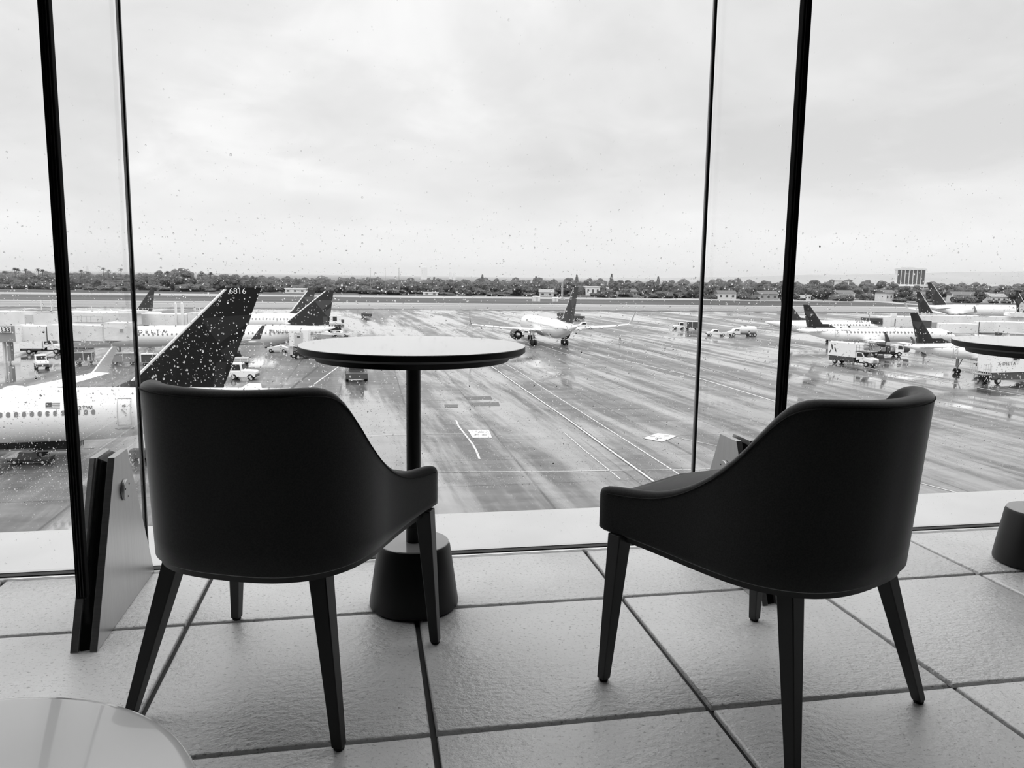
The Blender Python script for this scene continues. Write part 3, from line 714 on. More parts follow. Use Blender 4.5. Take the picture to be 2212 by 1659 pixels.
# 1. near left airliner, nose out of frame to the left
P1 = Plane(AT(300, 59.5), R(-96))
def z1(px, py, off=0): return P1.t(px, py, off)
r1, f1, fin1 = aircraft('airliner', 'nearest airliner, white fuselage at the left edge and tall dark tail marked 6816', P1, 45, z1(640, 850)[0], 1.88, 2.03, z1(100, 896)[1], 1,
    FN(P1, [(262, 845), (490, 621), (565, 621), (480, 845)]), finth=.42,
    dorsal=[(z1(225, 838)[0], z1(225, 838)[1]-.35), (z1(255, 832)[0], z1(255, 833)[1]), (z1(291, 817)[0], z1(291, 817)[1])],
    wing=(z1(205, 803, -19)[0]+15.6, 6.2, z1(205, 803, -19)[0]+.2, 1.7, 18.2, 3.1, z1(200, 804, -19)[1]), winglet=2.5, wingletmat=M_GREY,
    stab=(z1(470, 845)[0], 3.6, z1(535, 829, -6.4)[0], 1.1, 6.4, 4.5, z1(540, 829, -6.4)[1]), engines=(22.5, 4.5, 6.5, 1.7, 1.2), gears=(14.8, 3.6, .55, 2, 33),
    windows=(z1(0, 896, 1.88)[0]+.508*8, z1(60, 895, 1.88)[1]), nwin=21, pitch=.508, winh=.38, reg=('N722TW', .41, z1(142, 885, 1.88)[0], z1(190, 884.5, 1.88)[1], 1.15),
    doors=[(z1(268, 890, 1.8)[0], z1(268, 919, 1.8)[1], z1(268, 861, 1.8)[1], .95)], tones=(.004, .016), tail_up=.70, taillen=14.5)
for k in (12, 11): pass
for nm in [o for o in f1.children if o.name.startswith('cabin_window')]:
    x = nm.location.x
    if z1(138, 895, 1.88)[0] > x > z1(166, 895, 1.88)[0]: bpy.data.objects.remove(nm)
tx = z1(495, 633)[0]
text('fleet_number', '6816', .62, M_WTXT, fin1, (tx, .2, z1(495, 634)[1]), (-1, 0, 0), (0, 0, 1), .02, 1.05)
def flag(pl, fu, xa, z0, wd, hh, rw, rh, zc, sv):
    y = side_y(rw, rh, zc, z0+hh/2)*sv; F_ = lambda x, z, o: (x, y+o*sv-(z-z0-hh/2)*.3*sv, z)
    fo = None
    mb = MB()
    for k in range(5):
        a = z0+hh*(k/4.6)*.98; mb.loft([[F_(xa, a, -.03), F_(xa-wd*sv, a, -.03), F_(xa-wd*sv, a+hh*.09, -.03), F_(xa, a+hh*.09, -.03)], [F_(xa, a, .012), F_(xa-wd*sv, a, .012), F_(xa-wd*sv, a+hh*.09, .012), F_(xa, a+hh*.09, .012)]])
    fo = mb.build('flag', M_TXTG, fu)
    mb = MB(); mb.loft([[F_(xa, z0+hh*.5, -.03), F_(xa-wd*.42*sv, z0+hh*.5, -.03), F_(xa-wd*.42*sv, z0+hh, -.03), F_(xa, z0+hh, -.03)], [F_(xa, z0+hh*.5, .02), F_(xa-wd*.42*sv, z0+hh*.5, .02), F_(xa-wd*.42*sv, z0+hh, .02), F_(xa, z0+hh, .02)]]); mb.build('flag_canton', M_DGREY, fo)
flag(P1, f1, z1(98, 888, 1.8)[0], z1(98, 888, 1.8)[1], .95, .6, 1.88, 2.03, z1(100, 896)[1], 1)
ah = z1(32, 839)
MB().lathe([(.02, -.85), (.2, -.5), (.26, 0), (.2, .5), (.02, .85)], 16, axis='x', c=(ah[0], 0, ah[1]-.02)).build('antenna_fairing', M_FUSE, f1, smooth=50)
sd = z1(268, 922, 1.7); mb = MB(); mb.box(sd[0]-.65, sd[0]+.65, 1.35, 1.62, sd[1]-.22, sd[1]-.05); mb.build('door_scuff_plate', M_GREY, f1, bevel=.05)

# 2. airliner with the big title behind the near tail
P2 = Plane(AT(500, 135), R(-101))
t2 = P2.t
zz2 = (t2(400, 703)[1]+t2(400, 748)[1])/2
r2, f2, fin2 = aircraft('airliner', 'white airliner with DELTA lettering, parked behind the near dark tail', P2, 44.5, t2(724, 711)[0], 1.95, (t2(400, 703)[1]-t2(400, 748)[1])/2, zz2, 1,
    FN(P2, [(608, 704), (705, 627), (721, 627), (710, 706)]), dorsal=[(t2(595, 703)[0], t2(595, 703)[1]), (t2(628, 700)[0], t2(628, 700)[1])],
    wing=(7, 6, -2, 1.6, 17, 2.6, 4.4), winglet=2.2, wingletmat=M_DGREY, stab=(t2(672, 713)[0], 3.6, t2(700, 716)[0], 1.3, 6.0, 3.9, 4.1), engines=(9.5, 4, 5.75, 1.5, 1.1), gears=(-.5, 3.6, .55, 1, 18),
    windows=(t2(300, 721, 1.95)[0], t2(400, 722, 1.95)[1]), nwin=42, pitch=.72, title=('DELTA', .95, t2(298, 719, 1.95)[0], t2(320, 719.5, 1.95)[1], 1.75),
    reg=('N328DN', .75, t2(596, 719, 1.9)[0], t2(600, 719, 1.9)[1], 1.1), cockpit=True, tones=(.03, .07), taillen=13, group='parked and taxiing airliners')
flag(P2, f2, t2(582, 718, 1.9)[0], t2(582, 718, 1.9)[1], .9, .5, 1.95, 2.0, zz2, 1)

# 3. airliner partly hidden behind it
P3 = Plane(AT(640, 174), R(-90)); t3 = P3.t
zc3 = t3(600, 676)[1]-1.95
aircraft('airliner', 'white airliner mostly hidden, its grey-dark tail just left of the closer tail', P3, 29, t3(712, 690)[0], 1.88, 1.95, zc3, 1,
    FN(P3, [(625, 677), (665, 627), (681, 627), (672, 678)]), wing=(3, 6, -3, 1.5, 16, 2.4, 4), winglet=2.3, wingletmat=M_DGREY, stab=(t3(665, 690)[0], 3.4, t3(685, 690)[0], 1.2, 6, 3.6, 3.8), engines=(7, 4, 5, 1.5, 1.0),
    gears=(1, 3.2, .5, 1, 11), windows=(t3(545, 688, 1.9)[0], t3(560, 689, 1.9)[1]), nwin=22, pitch=.75, tones=(.05, .10), taillen=11)
# 4. far tail beyond the jet bridges on the left
P4 = Plane(AT(320, 205), R(-101)); t4 = P4.t
aircraft('airliner', 'airliner behind the left jet bridges, only its small dark tail showing', P4, 34, t4(350, 686)[0], 1.7, 1.8, t4(310, 671)[1]-1.8, 1,
    FN(P4, [(293, 672), (325, 625), (334, 625), (329, 672)]), le_strip=False, wing=(8, 5, 2, 1.4, 14, 2.2, 3.6), winglet=0, stab=(t4(320, 682)[0], 3, t4(334, 682)[0], 1.2, 5, 3.4, 3.6), gears=(1, 3, .5, 1, 14), tones=(.045, .09), taillen=10, windows=(20, 3.2), nwin=2)
# 5. airliner taxiing away in the middle
zt5 = 12.9
P5 = Plane(AT(1186, 168), R(-3))
aircraft('airliner', 'white airliner taxiing away in the middle of the apron, wings with upturned tips', P5, 42, -19.8, 1.85, 1.95, 3.95, 1,
    [(-9.5, 5.4), (-17.6, zt5), (-20.2, zt5), (-17.4, 5.2)], dorsal=[(-7.0, 5.75), (-8.8, 5.95)], wing=(6.5, 6.8, -2.5, 1.6, 17.6, 3.1, 4.7), winglet=2.6, wingletmat=M_GREY, stab=(-13.5, 3.6, -17.6, 1.4, 6.7, 4.5, 5.3),
    engines=(7.5, 4.4, 5.6, 1.9, 1.2), gears=(-1.0, 3.55, .62, 2, 15), windows=(12, 4.5), nwin=34, pitch=.75, tones=(.03, .06), tail_up=.74, taillen=12.5)
# 6-10. right-hand stands, noses to the right
GJ = 'parked and taxiing airliners'
PA = Plane(AT(1880, 158), R(92)); ta = PA.t
zcA = (ta(1850, 708)[1]+ta(1850, 738)[1])/2
rA, fA, finA = aircraft('regional_jet', 'white regional jet on the right with a row of round windows above the service truck', PA, ta(2053, 733)[0]-ta(1722, 707)[0]+1.2, ta(1721, 707)[0], 1.42, (ta(1850, 708)[1]-ta(1850, 738)[1])/2, zcA, -1,
    FN(PA, [(1782, 707), (1748, 658), (1735, 658), (1743, 708)]), dorsal=[(ta(1806, 708)[0], ta(1806, 708)[1]), (ta(1790, 700)[0], ta(1790, 700)[1])], le_strip=False, wing=(3.2, 4.2, -3.0, 1.3, 12.5, 2.8, 3.5), winglet=1.9, wingletmat=M_DGREY,
    stab=(ta(1772, 713)[0], 2.8, ta(1760, 713)[0], 1.3, 4.6, 4.5, 4.9), engines=(6.8, 3.1, 4.0, 1.45, .8), gears=(-.6, 2.6, .42, 1, 13.5), windows=(ta(1831, 717, -1.4)[0]+.8*18, ta(1900, 718, -1.4)[1]), nwin=19, pitch=.8,
    winw=.42, winh=.42, reg=('N206JQ', .55, ta(1819, 715, -1.4)[0], ta(1825, 715, -1.4)[1], 1.1), doors=[(ta(1809, 718, -1.4)[0], ta(1809, 727, -1.4)[1], ta(1809, 714, -1.4)[1], .8)], cockpit=True, tones=(.022, .05), taillen=10)
PB = Plane(AT(1820, 182), R(92)); tb = PB.t
aircraft('regional_jet', 'white regional jet with DELTA lettering, parked behind the closer regional jet', PB, 31, tb(1916, 704)[0]-31, 1.42, 1.55, tb(1800, 692)[1]-1.55, -1,
    FN(PB, [(1734, 692), (1698, 645), (1686, 645), (1696, 693)]), dorsal=[(tb(1752, 692)[0], tb(1752, 692)[1]), (tb(1736, 687)[0], tb(1736, 687)[1])], le_strip=False, wing=(2, 4.2, -4, 1.3, 12.5, 2.4, 3.2), winglet=1.9, wingletmat=M_DGREY, stab=(-12, 2.8, -14, 1.3, 4.6, 4.2, 4.6),
    engines=(6, 3.1, 4.0, 1.4, .8), gears=(-1, 2.6, .42, 1, 12), windows=(tb(1895, 701, -1.4)[0]-2, tb(1850, 702, -1.4)[1]), nwin=18, pitch=.8, winw=.38, winh=.38, title=('DELTA', 1.0, tb(1850, 700, -1.4)[0], tb(1850, 700, -1.4)[1]+.42, 1.25), cockpit=True, tones=(.04, .08), taillen=10)
PC = Plane(AT(2060, 122), R(88)); tc_ = PC.t
zcC = (tc_(2100, 740)[1]+tc_(2100, 775)[1])/2
aircraft('regional_jet', 'closest jet on the right, dark tail rising in front of the jet bridge', PC, 31.5, tc_(1953, 747)[0], 1.42, (tc_(2100, 740)[1]-tc_(2100, 775)[1])/2, zcC, -1,
    FN(PC, [(2020, 741), (1982, 676), (1966, 676), (1980, 742)]), dorsal=[(tc_(2058, 741)[0], tc_(2058, 741)[1]), (tc_(2035, 731)[0], tc_(2035, 731)[1])], le_strip=False, wing=(8.6, 4.2, 3.6, 1.3, 10.2, 2.6, 3.6), winglet=1.8, wingletmat=M_DGREY,
    stab=(tc_(2012, 748)[0], 2.6, tc_(1998, 748)[0], 1.2, 4.6, 4.6, 5.0), engines=(12, 3.1, 4.0, 1.5, .8), gears=(4.6, 2.6, .42, 1, 18), windows=(16, zcC+.3), nwin=10, winw=.42, winh=.42, doors=[(tc_(2066, 748, -1.4)[0], zcC-.5, zcC+.9, .8)], tones=(.018, .045), taillen=10)
PD = Plane(AT(2080, 300), R(92)); td = PD.t
aircraft('airliner', 'far large airliner on the right, tall dark tail reaching up to the houses', PD, 47, td(2000, 668)[0]-1, 1.9, 2.2, td(2100, 658)[1]-2.2, -1,
    FN(PD, [(2047, 660), (2012, 610), (2003, 610), (2016, 664)]), wing=(2, 7, -8, 1.7, 19, 2.6, 4.2), winglet=2.4, wingletmat=M_GREY, stab=(td(2040, 667)[0], 4.2, td(2028, 667)[0], 1.6, 7.5, 4.6, 5.2), engines=(5, 5, 6, 1.7, 1.2), gears=(-3, 3.6, .6, 2, 18), windows=(20, td(2100, 668)[1]), nwin=4, tones=(.04, .07), taillen=15)
PE = Plane(AT(1995, 232), R(92)); te = PE.t
aircraft('airliner', 'airliner behind the right jet bridge, only its slim dark tail showing', PE, 26, te(1975, 676)[0], 1.7, 1.8, te(2010, 676)[1]-2.3, -1,
    FN(PE, [(2016, 676), (1988, 630), (1979, 630), (1985, 676)]), wing=(12, 6, 5, 1.5, 9, 2.4, 3), winglet=0, stab=(te(2000, 684)[0], 3, te(1992, 684)[0], 1.2, 5, 3.4, 3.6), tones=(.03, .06), taillen=11, gears=(8, 3, .5, 1, 20))
PF = Plane(AT(2200, 225), R(92)); tf = PF.t
_, _, finF = aircraft('airliner', 'airliner at the right edge, its dark tail carrying a pale face emblem', PF, 36, tf(2190, 686)[0], 1.8, 1.9, tf(2200, 682)[1]-1.95, -1,
    FN(PF, [(2229, 684), (2200, 631), (2193, 631), (2197, 684)]), wing=(12, 6, 5, 1.5, 9, 2.4, 3), winglet=0, stab=(tf(2212, 690)[0], 3, tf(2204, 690)[0], 1.2, 5, 3.4, 3.6), tones=(.03, .06), taillen=11, gears=(8, 3, .5, 1, 20))
a_ = tf(2205, 664); mb = MB(); mb.prism([(1.0*math.cos(t*PI/9)*(1 if math.cos(t*PI/9) > 0 else .75), 1.5*math.sin(t*PI/9)) for t in range(18)], lambda p: (a_[0]+p[0], -.3, a_[1]+p[1]), lambda p: (a_[0]+p[0], -.16, a_[1]+p[1])); mb.build('face_emblem', M_LGREY, finF)
mb = MB(); mb.prism([(-.3, .5), (.3, .45), (.25, .3), (-.3, .3)], lambda p: (a_[0]+p[0], -.32, a_[1]+p[1]), lambda p: (a_[0]+p[0], -.2, a_[1]+p[1])); mb.prism([(-.2, -.6), (.35, -.5), (.3, -.7), (-.1, -.75)], lambda p: (a_[0]+p[0], -.32, a_[1]+p[1]), lambda p: (a_[0]+p[0], -.2, a_[1]+p[1])); mb.build('face_features', M_DGREY, finF)

# ---- jet bridges: boxes placed in the frame of their stand
M_RAIL = mat('rail_grey', .35, .5); M_BELLOW = mat('bellows', .06, .7)
def block(mb, pts_px, D, dep, az=None):
    """box whose near face spans two sight lines at depth D, dep deep"""
    (xa, ya), (xb, yb) = pts_px
    a = AT(xa, D); b = AT(xb, D); za = CAM.z+(ray(xa, ya)*(D/F)).z; zb = CAM.z+(ray(xb, yb)*(D/F)).z
    x = (b-a); ln = x.length; x = x.normalized(); n = Vector((-x.y, x.x, 0))
    M = Matrix((x, n, Vector((0, 0, 1)))).transposed().to_4x4(); M.translation = Vector((a.x, a.y, 0))
    mb.box(0, ln, 0, dep, min(za, zb), max(za, zb), M); return M, ln, min(za, zb), max(za, zb)
def bxp(name, mt, par, pts, D, dep, bev=0):
    mb = MB(); block(mb, pts, D, dep)
    if par is not None:
        inv = par.matrix_world.inverted() if par.type == 'EMPTY' else None
        L = par.location if par.type == 'EMPTY' else (par.parent.location if par.parent else Vector((0, 0, 0)))
        mb.v = [(v[0]-L[0], v[1]-L[1], v[2]-L[2]) for v in mb.v]
    return mb.build(name, mt, par, bevel=bev)
def bridge(label, D, x, group='jet bridges'):
    return empty('jet_bridge', AT(x, D), 0, label, 'jet bridge', group)
# left near bridge
b = bridge('nearer white jet bridge with the gate sign, at the left edge', 121, 60)
bxp('rotunda', M_GREY, b, ((-40, 704), (25, 741)), 120, 3.2); bxp('tunnel_end', M_WHITE2, b, ((24, 703), (37, 740)), 119.6, 3.4); bxp('tunnel', M_WHITE2, b, ((37, 705), (92, 739)), 120, 3)
bxp('tunnel', M_WHITE2, b, ((94, 703), (216, 739)), 119.5, 3.4); bxp('tunnel_seam', M_DGREY, b, ((91.8, 706), (93.8, 738)), 119.9, 3)
bxp('tunnel_base', M_DGREY, b, ((120, 739), (236, 741.5)), 119.7, 3); cab = bxp('cab', M_WHITE2, b, ((218, 698), (266, 738)), 119, 3.2)
bxp('cab_window', M_GREY, cab, ((252, 712), (259, 719)), 118.9, .12); bxp('cab_panel', M_LGREY, cab, ((214, 700), (218, 742)), 119, 4)
sg = bxp('gate_sign', M_WHITE, b, ((-12, 706), (14.5, 720)), 119.7, .15)
q = AT(-9, 119.6)-b.location; q.z = CAM.z+(ray(-4, 718.5)*(119.6/F)).z-b.location.z
dx = (AT(20, 119.6)-AT(-9, 119.6)).normalized(); text('gate_number', '133', 1.12, M_TXT, b, q, dx, (0, 0, 1), .02, .95)
st = MB()
for xp in (150, 162, 170, 181, 190, 204, 215): block(st, ((xp, 684), (xp+.5, 698)), 121, .05)
block(st, ((150, 684), (215, 684.5)), 121, .05); block(st, ((150, 690), (215, 690.5)), 121, .05)
st.v = [(v[0]-b.location.x, v[1]-b.location.y, v[2]-b.location.z) for v in st.v]; st.build('roof_rail', M_RAIL, b)
bxp('roof_deck', M_DGREY, b, ((150, 697.3), (215, 698.3)), 120.8, 1.2)
for xp in (-6, 3.5): bxp('support_column', M_WHITE2, b, ((xp, 741), (xp+4, 795)), 121, .5)
bxp('service_box', M_GREY, b, ((4, 741), (11, 783)), 120.6, .8); bxp('drive_column', M_WHITE2, b, ((228, 738), (232, 790)), 121, .5)
# second bridge behind
b = bridge('long white jet bridge running behind the airliner with the big lettering', 168, 300)
bxp('tunnel', M_WHITE2, b, ((-40, 673), (128, 704)), 150, 3); bxp('tunnel', M_WHITE2, b, ((128, 675), (286, 703)), 158, 3); bxp('tunnel', M_WHITE2, b, ((286, 678), (402, 704)), 163, 3)
bxp('tunnel_panel', M_LGREY, b, ((47, 680), (64, 704)), 149.8, .3); bxp('tunnel_end', M_WHITE2, b, ((400, 677), (440, 700)), 163, 3.4)
bxp('roof_edge', M_DGREY, b, ((60, 672), (112, 673)), 150, 3); bxp('cab', M_WHITE2, b, ((250, 671), (296, 678)), 158.5, 4)
rl = MB()
for xp in (295, 303, 316, 327): block(rl, ((xp, 666), (xp+1, 671)), 160, .1)
block(rl, ((295, 665.6), (328, 666.6)), 160, .1)
rl.v = [(v[0]-b.location.x, v[1]-b.location.y, v[2]-b.location.z) for v in rl.v]; rl.build('roof_rail', M_WHITE2, b)
for xp in (110, 250, 395): bxp('support_column', M_WHITE2, b, ((xp, 703), (xp+3, 750)), 160, .5)
ot = MB()
for (xa, ya, xb, yb, D) in ((100, 683, 112, 670, 152), (205, 682, 215, 668, 160), (238, 668, 248, 680, 160), (222, 673, 230, 682, 160)):
    a = CAM+ray(xa, ya)*(D/F)-b.location; c = CAM+ray(xb, yb)*(D/F)-b.location; ot.tube([a, c], .12, 6)
ot.build('roof_brace', M_WHITE2, b)
for (xp, yt, yb, w_) in ((84, 648, 672, 1), (105.5, 648, 668, 1), (193, 662, 680, 1)):
    m_ = empty('slim_mast', AT(xp, 163), 0, {84: 'slim pale mast above the left jet bridge, left of its pair', 105.5: 'slim pale mast above the left jet bridge, next to the thick black fin edge', 193: 'slim pale mast above the jet bridge between black fin edge and joint'}[xp], 'mast')
    bxp('mast_pole', M_WHITE2, m_, ((xp, yt), (xp+w_, 760)), 163, .15); bxp('mast_head', M_WHITE2, m_, ((xp-1.5, yt+9), (xp+2.5, yt+14)), 163.2, .4)
for xp, w_, lb_ in ((374, 3.5, 'white tank mast over the jet bridge, left one of two'), (387, 5, 'thicker white tank mast over the jet bridge, right one of two')):
    m_ = empty('vent_mast', AT(xp, 162.5), 0, lb_, 'mast'); bxp('stack', M_WHITE2, m_, ((xp, 656), (xp+w_, 760)), 162.5, .4); bxp('cap', M_WHITE, m_, ((xp+w_*.2, 653), (xp+w_*.8, 656)), 162.6, .3)
def sign(label, s, px, py, w_, h_, D, sz):
    r = empty('gate_sign', AT(px, D), 0, label, 'sign'); bxp('sign_board', M_WHITE, r, ((px-w_/2, py-h_/2), (px+w_/2, py+h_/2)), D, .12); bxp('sign_post', M_GREY, r, ((px-.5, py+h_/2), (px+.5, py+h_/2+14)), D+.05, .1)
    a = AT(px-w_/2+.8, D-.06)-r.location; a.z = CAM.z+(ray(px, py+h_*.34)*(D/F)).z-r.location.z; d_ = (AT(px+9, D)-AT(px, D)).normalized(); text('sign_letters', s, sz, M_TXT, r, a, d_, (0, 0, 1), .01)
sign('small white stand sign above the jet bridge left of the near dark tail', '17A B', 422, 668, 13, 6.5, 162, .62)
sign('small white stand sign over the right jet bridge cab', 'C1A', 1885, 678, 11, 6, 169, .72)
# right bridges
b = bridge('white jet bridge cab docked at the nose of the rear regional jet', 172, 1930)
bxp('cab', M_WHITE2, b, ((1915, 685), (1932, 707)), 172, 4); bxp('tunnel', M_WHITE2, b, ((1931, 684), (1992, 706)), 173, 3); bxp('canopy', M_BELLOW, b, ((1880, 688), (1914, 694)), 171.5, 3.2); bxp('bellows', M_BELLOW, b, ((1903, 694), (1914, 702)), 171.5, 3.2)
bxp('cab_seam', M_DGREY, b, ((1941, 689), (1942.5, 705)), 172.9, .3); bxp('roof_post', M_WHITE2, b, ((1933, 677), (1944, 686)), 173, .6); bxp('support_column', M_WHITE2, b, ((1955, 706), (1958, 752)), 173.5, .5)
b = bridge('long white jet bridge crossing the right side behind the closest dark tail', 190, 2100)
bxp('tunnel', M_WHITE2, b, ((1990, 682), (2260, 702)), 200, 3.2); bxp('roof_walk', M_DGREY, b, ((2112, 681), (2150, 682.5)), 200, 2); bxp('roof_unit', M_WHITE2, b, ((2192, 676), (2230, 684)), 199, 3)
rl = MB()
for xp in (1984, 1990, 1998, 2006, 2014): block(rl, ((xp, 674), (xp+.8, 682)), 199, .1)
block(rl, ((1984, 674), (2016, 674.8)), 199, .1); block(rl, ((1984, 678), (2016, 678.5)), 199, .1)
rl.v = [(v[0]-b.location.x, v[1]-b.location.y, v[2]-b.location.z) for v in rl.v]; rl.build('roof_rail', M_WHITE2, b)
bxp('support_column', M_WHITE2, b, ((2190, 702), (2194, 760)), 199, .6)
b = bridge('lower white jet bridge with a dark canopy reaching the regional jet nose', 160, 2080)
bxp('tunnel', M_WHITE2, b, ((2034, 700), (2125, 722)), 164, 3.2); bxp('tunnel', M_WHITE2, b, ((2125, 696), (2260, 720)), 165, 3.2); bxp('cab', M_GREY, b, ((2021, 697), (2034, 716)), 164.3, 3.6)
bxp('canopy', M_BELLOW, b, ((1998, 694), (2021, 707)), 164.2, 3.4); bxp('tunnel_base', M_DGREY, b, ((2055, 721.5), (2260, 724.5)), 164.4, 2.6); bxp('tunnel_seam', M_DGREY, b, ((2125, 696), (2126, 720)), 163.9, .2)
bxp('support_column', M_DGREY, b, ((2168, 720), (2178, 758)), 161, 1)

# ---- ground vehicles (x forward)
def wheels(r, xs, y, rad, w_=.25):
    first = None
    for x in xs:
        for s in (-1, 1):
            mb = MB(); mb.lathe([(.01, -w_/2), (rad*.9, -w_/2), (rad, -w_*.3), (rad, w_*.3), (rad*.9, w_/2), (.01, w_/2)], 18, axis='y', c=(x, s*y, rad)); wo = mb.build('wheel', M_TYRE, r, smooth=40)
            mb = MB(); mb.lathe([(.01, -.01), (rad*.5, -.01), (rad*.45, .02), (.01, .03)] if s > 0 else [(.01, -.03), (rad*.45, -.02), (rad*.5, .01), (.01, .01)], 14, axis='y', c=(x, s*(y+w_/2), rad)); mb.build('hub', M_LGREY, wo, smooth=40)
def hull(name, mt, r, prof, y, bev=.04):
    mb = MB(); mb.prism(prof, lambda p: (p[0], -y, p[1]), lambda p: (p[0], y, p[1])); return mb.build(name, mt, r, bevel=bev)
def bx(name, mt, r, x0, x1, y0, y1, z0, z1, bev=0): return MB().box(x0, x1, y0, y1, z0, z1).build(name, mt, r, bevel=bev)
def veh(name, px, py, az, label, cat, group=None, sc=1):
    r = empty(name, G(px, py), PI/2-R(az), label, cat, group); r.scale = (sc,)*3; return r
def tug(px, py, az, label, sc=1):
    r = veh('baggage_tug', px, py, az, label, 'tug', 'ground service vehicles on the apron', sc)
    hull('body', M_WHITE, r, [(-1.5, .35), (1.6, .35), (1.65, .95), (1.5, 1.1), (.2, 1.15), (-1.5, 1.0)], .8)
    c = hull('cab', M_WHITE, r, [(-1.35, 1.0), (.15, 1.1), (-.05, 2.0), (-1.3, 2.0)], .75)
    hull('side_window', M_GLASSD, c, [(-1.2, 1.15), (-.1, 1.15), (-.22, 1.85), (-1.18, 1.85)], .76, 0); bx('windscreen', M_GLASSD, c, -.12, .12, -.62, .62, 1.25, 1.85)
    bx('bumper', M_DGREY, r, 1.6, 1.75, -.75, .75, .4, .7); wheels(r, (-.95, 1.0), .72, .36); return r
def pickup(px, py, az, label, sc=1):
    r = veh('pickup_truck', px, py, az, label, 'pickup', 'ground service vehicles on the apron', sc)
    hull('body', M_WHITE, r, [(-2.8, .5), (2.7, .5), (2.75, 1.0), (1.5, 1.2), (-2.8, 1.2)], .95); c = hull('cab', M_WHITE, r, [(-.6, 1.15), (1.4, 1.15), (.7, 1.85), (-.4, 1.85)], .85)
    hull('side_window', M_GLASSD, c, [(-.35, 1.25), (1.1, 1.25), (.62, 1.72), (-.3, 1.72)], .87, 0); bx('grille', M_DGREY, r, 2.7, 2.78, -.7, .7, .6, .9); bx('cargo_bed', M_DGREY, r, -2.65, -.75, -.75, .75, 1.1, 1.22); wheels(r, (-1.8, 1.8), .85, .4); return r
def cart(px, py, az, label, n=1, tall=1.9, ln=3.2, mt=None, group='covered baggage carts'):
    r = veh('baggage_cart', px, py, az, label, 'cart', group)
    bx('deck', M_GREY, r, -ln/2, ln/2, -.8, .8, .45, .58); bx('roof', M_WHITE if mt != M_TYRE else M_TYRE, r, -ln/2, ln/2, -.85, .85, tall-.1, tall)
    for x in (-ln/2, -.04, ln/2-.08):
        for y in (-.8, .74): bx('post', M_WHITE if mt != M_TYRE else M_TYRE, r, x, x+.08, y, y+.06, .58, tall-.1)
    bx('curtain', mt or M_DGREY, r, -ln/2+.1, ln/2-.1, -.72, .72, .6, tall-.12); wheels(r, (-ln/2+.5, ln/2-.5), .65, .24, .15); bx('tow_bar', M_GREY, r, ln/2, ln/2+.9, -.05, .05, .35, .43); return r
def box_truck(px, py, az, label, blen=5.2, bh=2.4, bz=1.25, title=None, leaf=False, sc=1, rail=True, cat='truck'):
    r = veh('catering_truck' if leaf else 'box_truck', px, py, az, label, cat, 'ground service vehicles on the apron', sc)
    hull('hood', M_WHITE, r, [(1.5, .75), (4.0, .75), (4.1, 1.35), (3.9, 1.5), (2.6, 1.75), (1.5, 1.75)], 1.0, .08)
    c = hull('cab', M_WHITE, r, [(.9, 1.0), (2.6, 1.7), (2.1, 2.55), (.9, 2.6)], 1.05, .06)
    hull('side_window', M_GLASSD, c, [(1.1, 1.75), (2.35, 1.78), (2.0, 2.4), (1.1, 2.4)], 1.07, 0); hull('windscreen', M_GLASSD, c, [(2.30, 1.76), (2.62, 1.8), (2.22, 2.46), (1.9, 2.4)], .92, 0)
    bx('grille', M_GREY, r, 4.02, 4.13, -.55, .55, .95, 1.35); bx('bumper', M_DGREY, r, 4.0, 4.25, -1.15, 1.15, .55, .8); bx('chassis', M_TYRE, r, -blen+.5, 3.8, -.55, .55, .55, 1.0)
    b_ = bx('cargo_box', M_WHITE, r, -blen+.7, .8, -1.25, 1.25, bz, bz+bh, .03); bx('skirt', M_DGREY, r, -blen+1, .6, -1.15, 1.15, .7, bz)
    wheels(r, (-blen+2.2, 3.0), 1.0, .5, .32)
    if rail:
        mb = MB()
        for x in (.9, 1.5, 2.2, 2.9, 3.6):
            for y in (-1.1, 1.05): mb.box(x, x+.05, y, y+.05, bz+bh-1.2, bz+bh-.15)
        for z in (bz+bh-.2, bz+bh-.7):
            for y in (-1.1, 1.05): mb.box(.9, 3.65, y, y+.05, z, z+.05)
        mb.box(3.6, 3.65, -1.1, 1.1, bz+bh-.2, bz+bh-.15); mb.build('platform_rail', M_GREY, r); bx('platform', M_GREY, r, .8, 3.65, -1.15, 1.15, bz+bh-1.3, bz+bh-1.2)
    if leaf:
        mb = MB()
        for (cx_, cz, a_, l_) in ((-blen+1.6, bz+1.55, 1.9, 1.35), (-blen+2.3, bz+1.1, 2.0, 1.1), (-blen+1.25, bz+.75, 1.1, .9), (-blen+2.1, bz+2.0, .5, .5)):
            mb.prism([(-.5, 0), (-.2, .13), (.2, .12), (.5, 0), (.2, -.13), (-.2, -.12)], lambda p: (cx_+(p[0]*math.cos(a_)-p[1]*math.sin(a_))*l_, -1.24, cz+(p[0]*math.sin(a_)+p[1]*math.cos(a_))*l_), lambda p: (cx_+(p[0]*math.cos(a_)-p[1]*math.sin(a_))*l_, -1.262, cz+(p[0]*math.sin(a_)+p[1]*math.cos(a_))*l_))
        mb.build('leaf_emblem', M_DGREY, b_)
    return r, b_
tug(90, 795, 152, 'white airport tug with a boxy cab facing this way, below the truck on the left'); bxt = box_truck(88, 764, 92, 'white cab truck under the left jet bridge', 3.6, 2.0, 1.0, rail=False)
tug(526, 819, 97, 'white tug standing alone just right of the near dark tail', 1.15); tug(1466, 711, -80, 'white tug towing the dark cart in the distance')
cart(523, 788, 97, 'small pale cart behind the lone white tug', tall=1.2, ln=2.2, mt=M_LGREY)
cart(1494, 712, -80, 'dark curtained cart towed by the distant white tug', tall=2.4, ln=3.4)
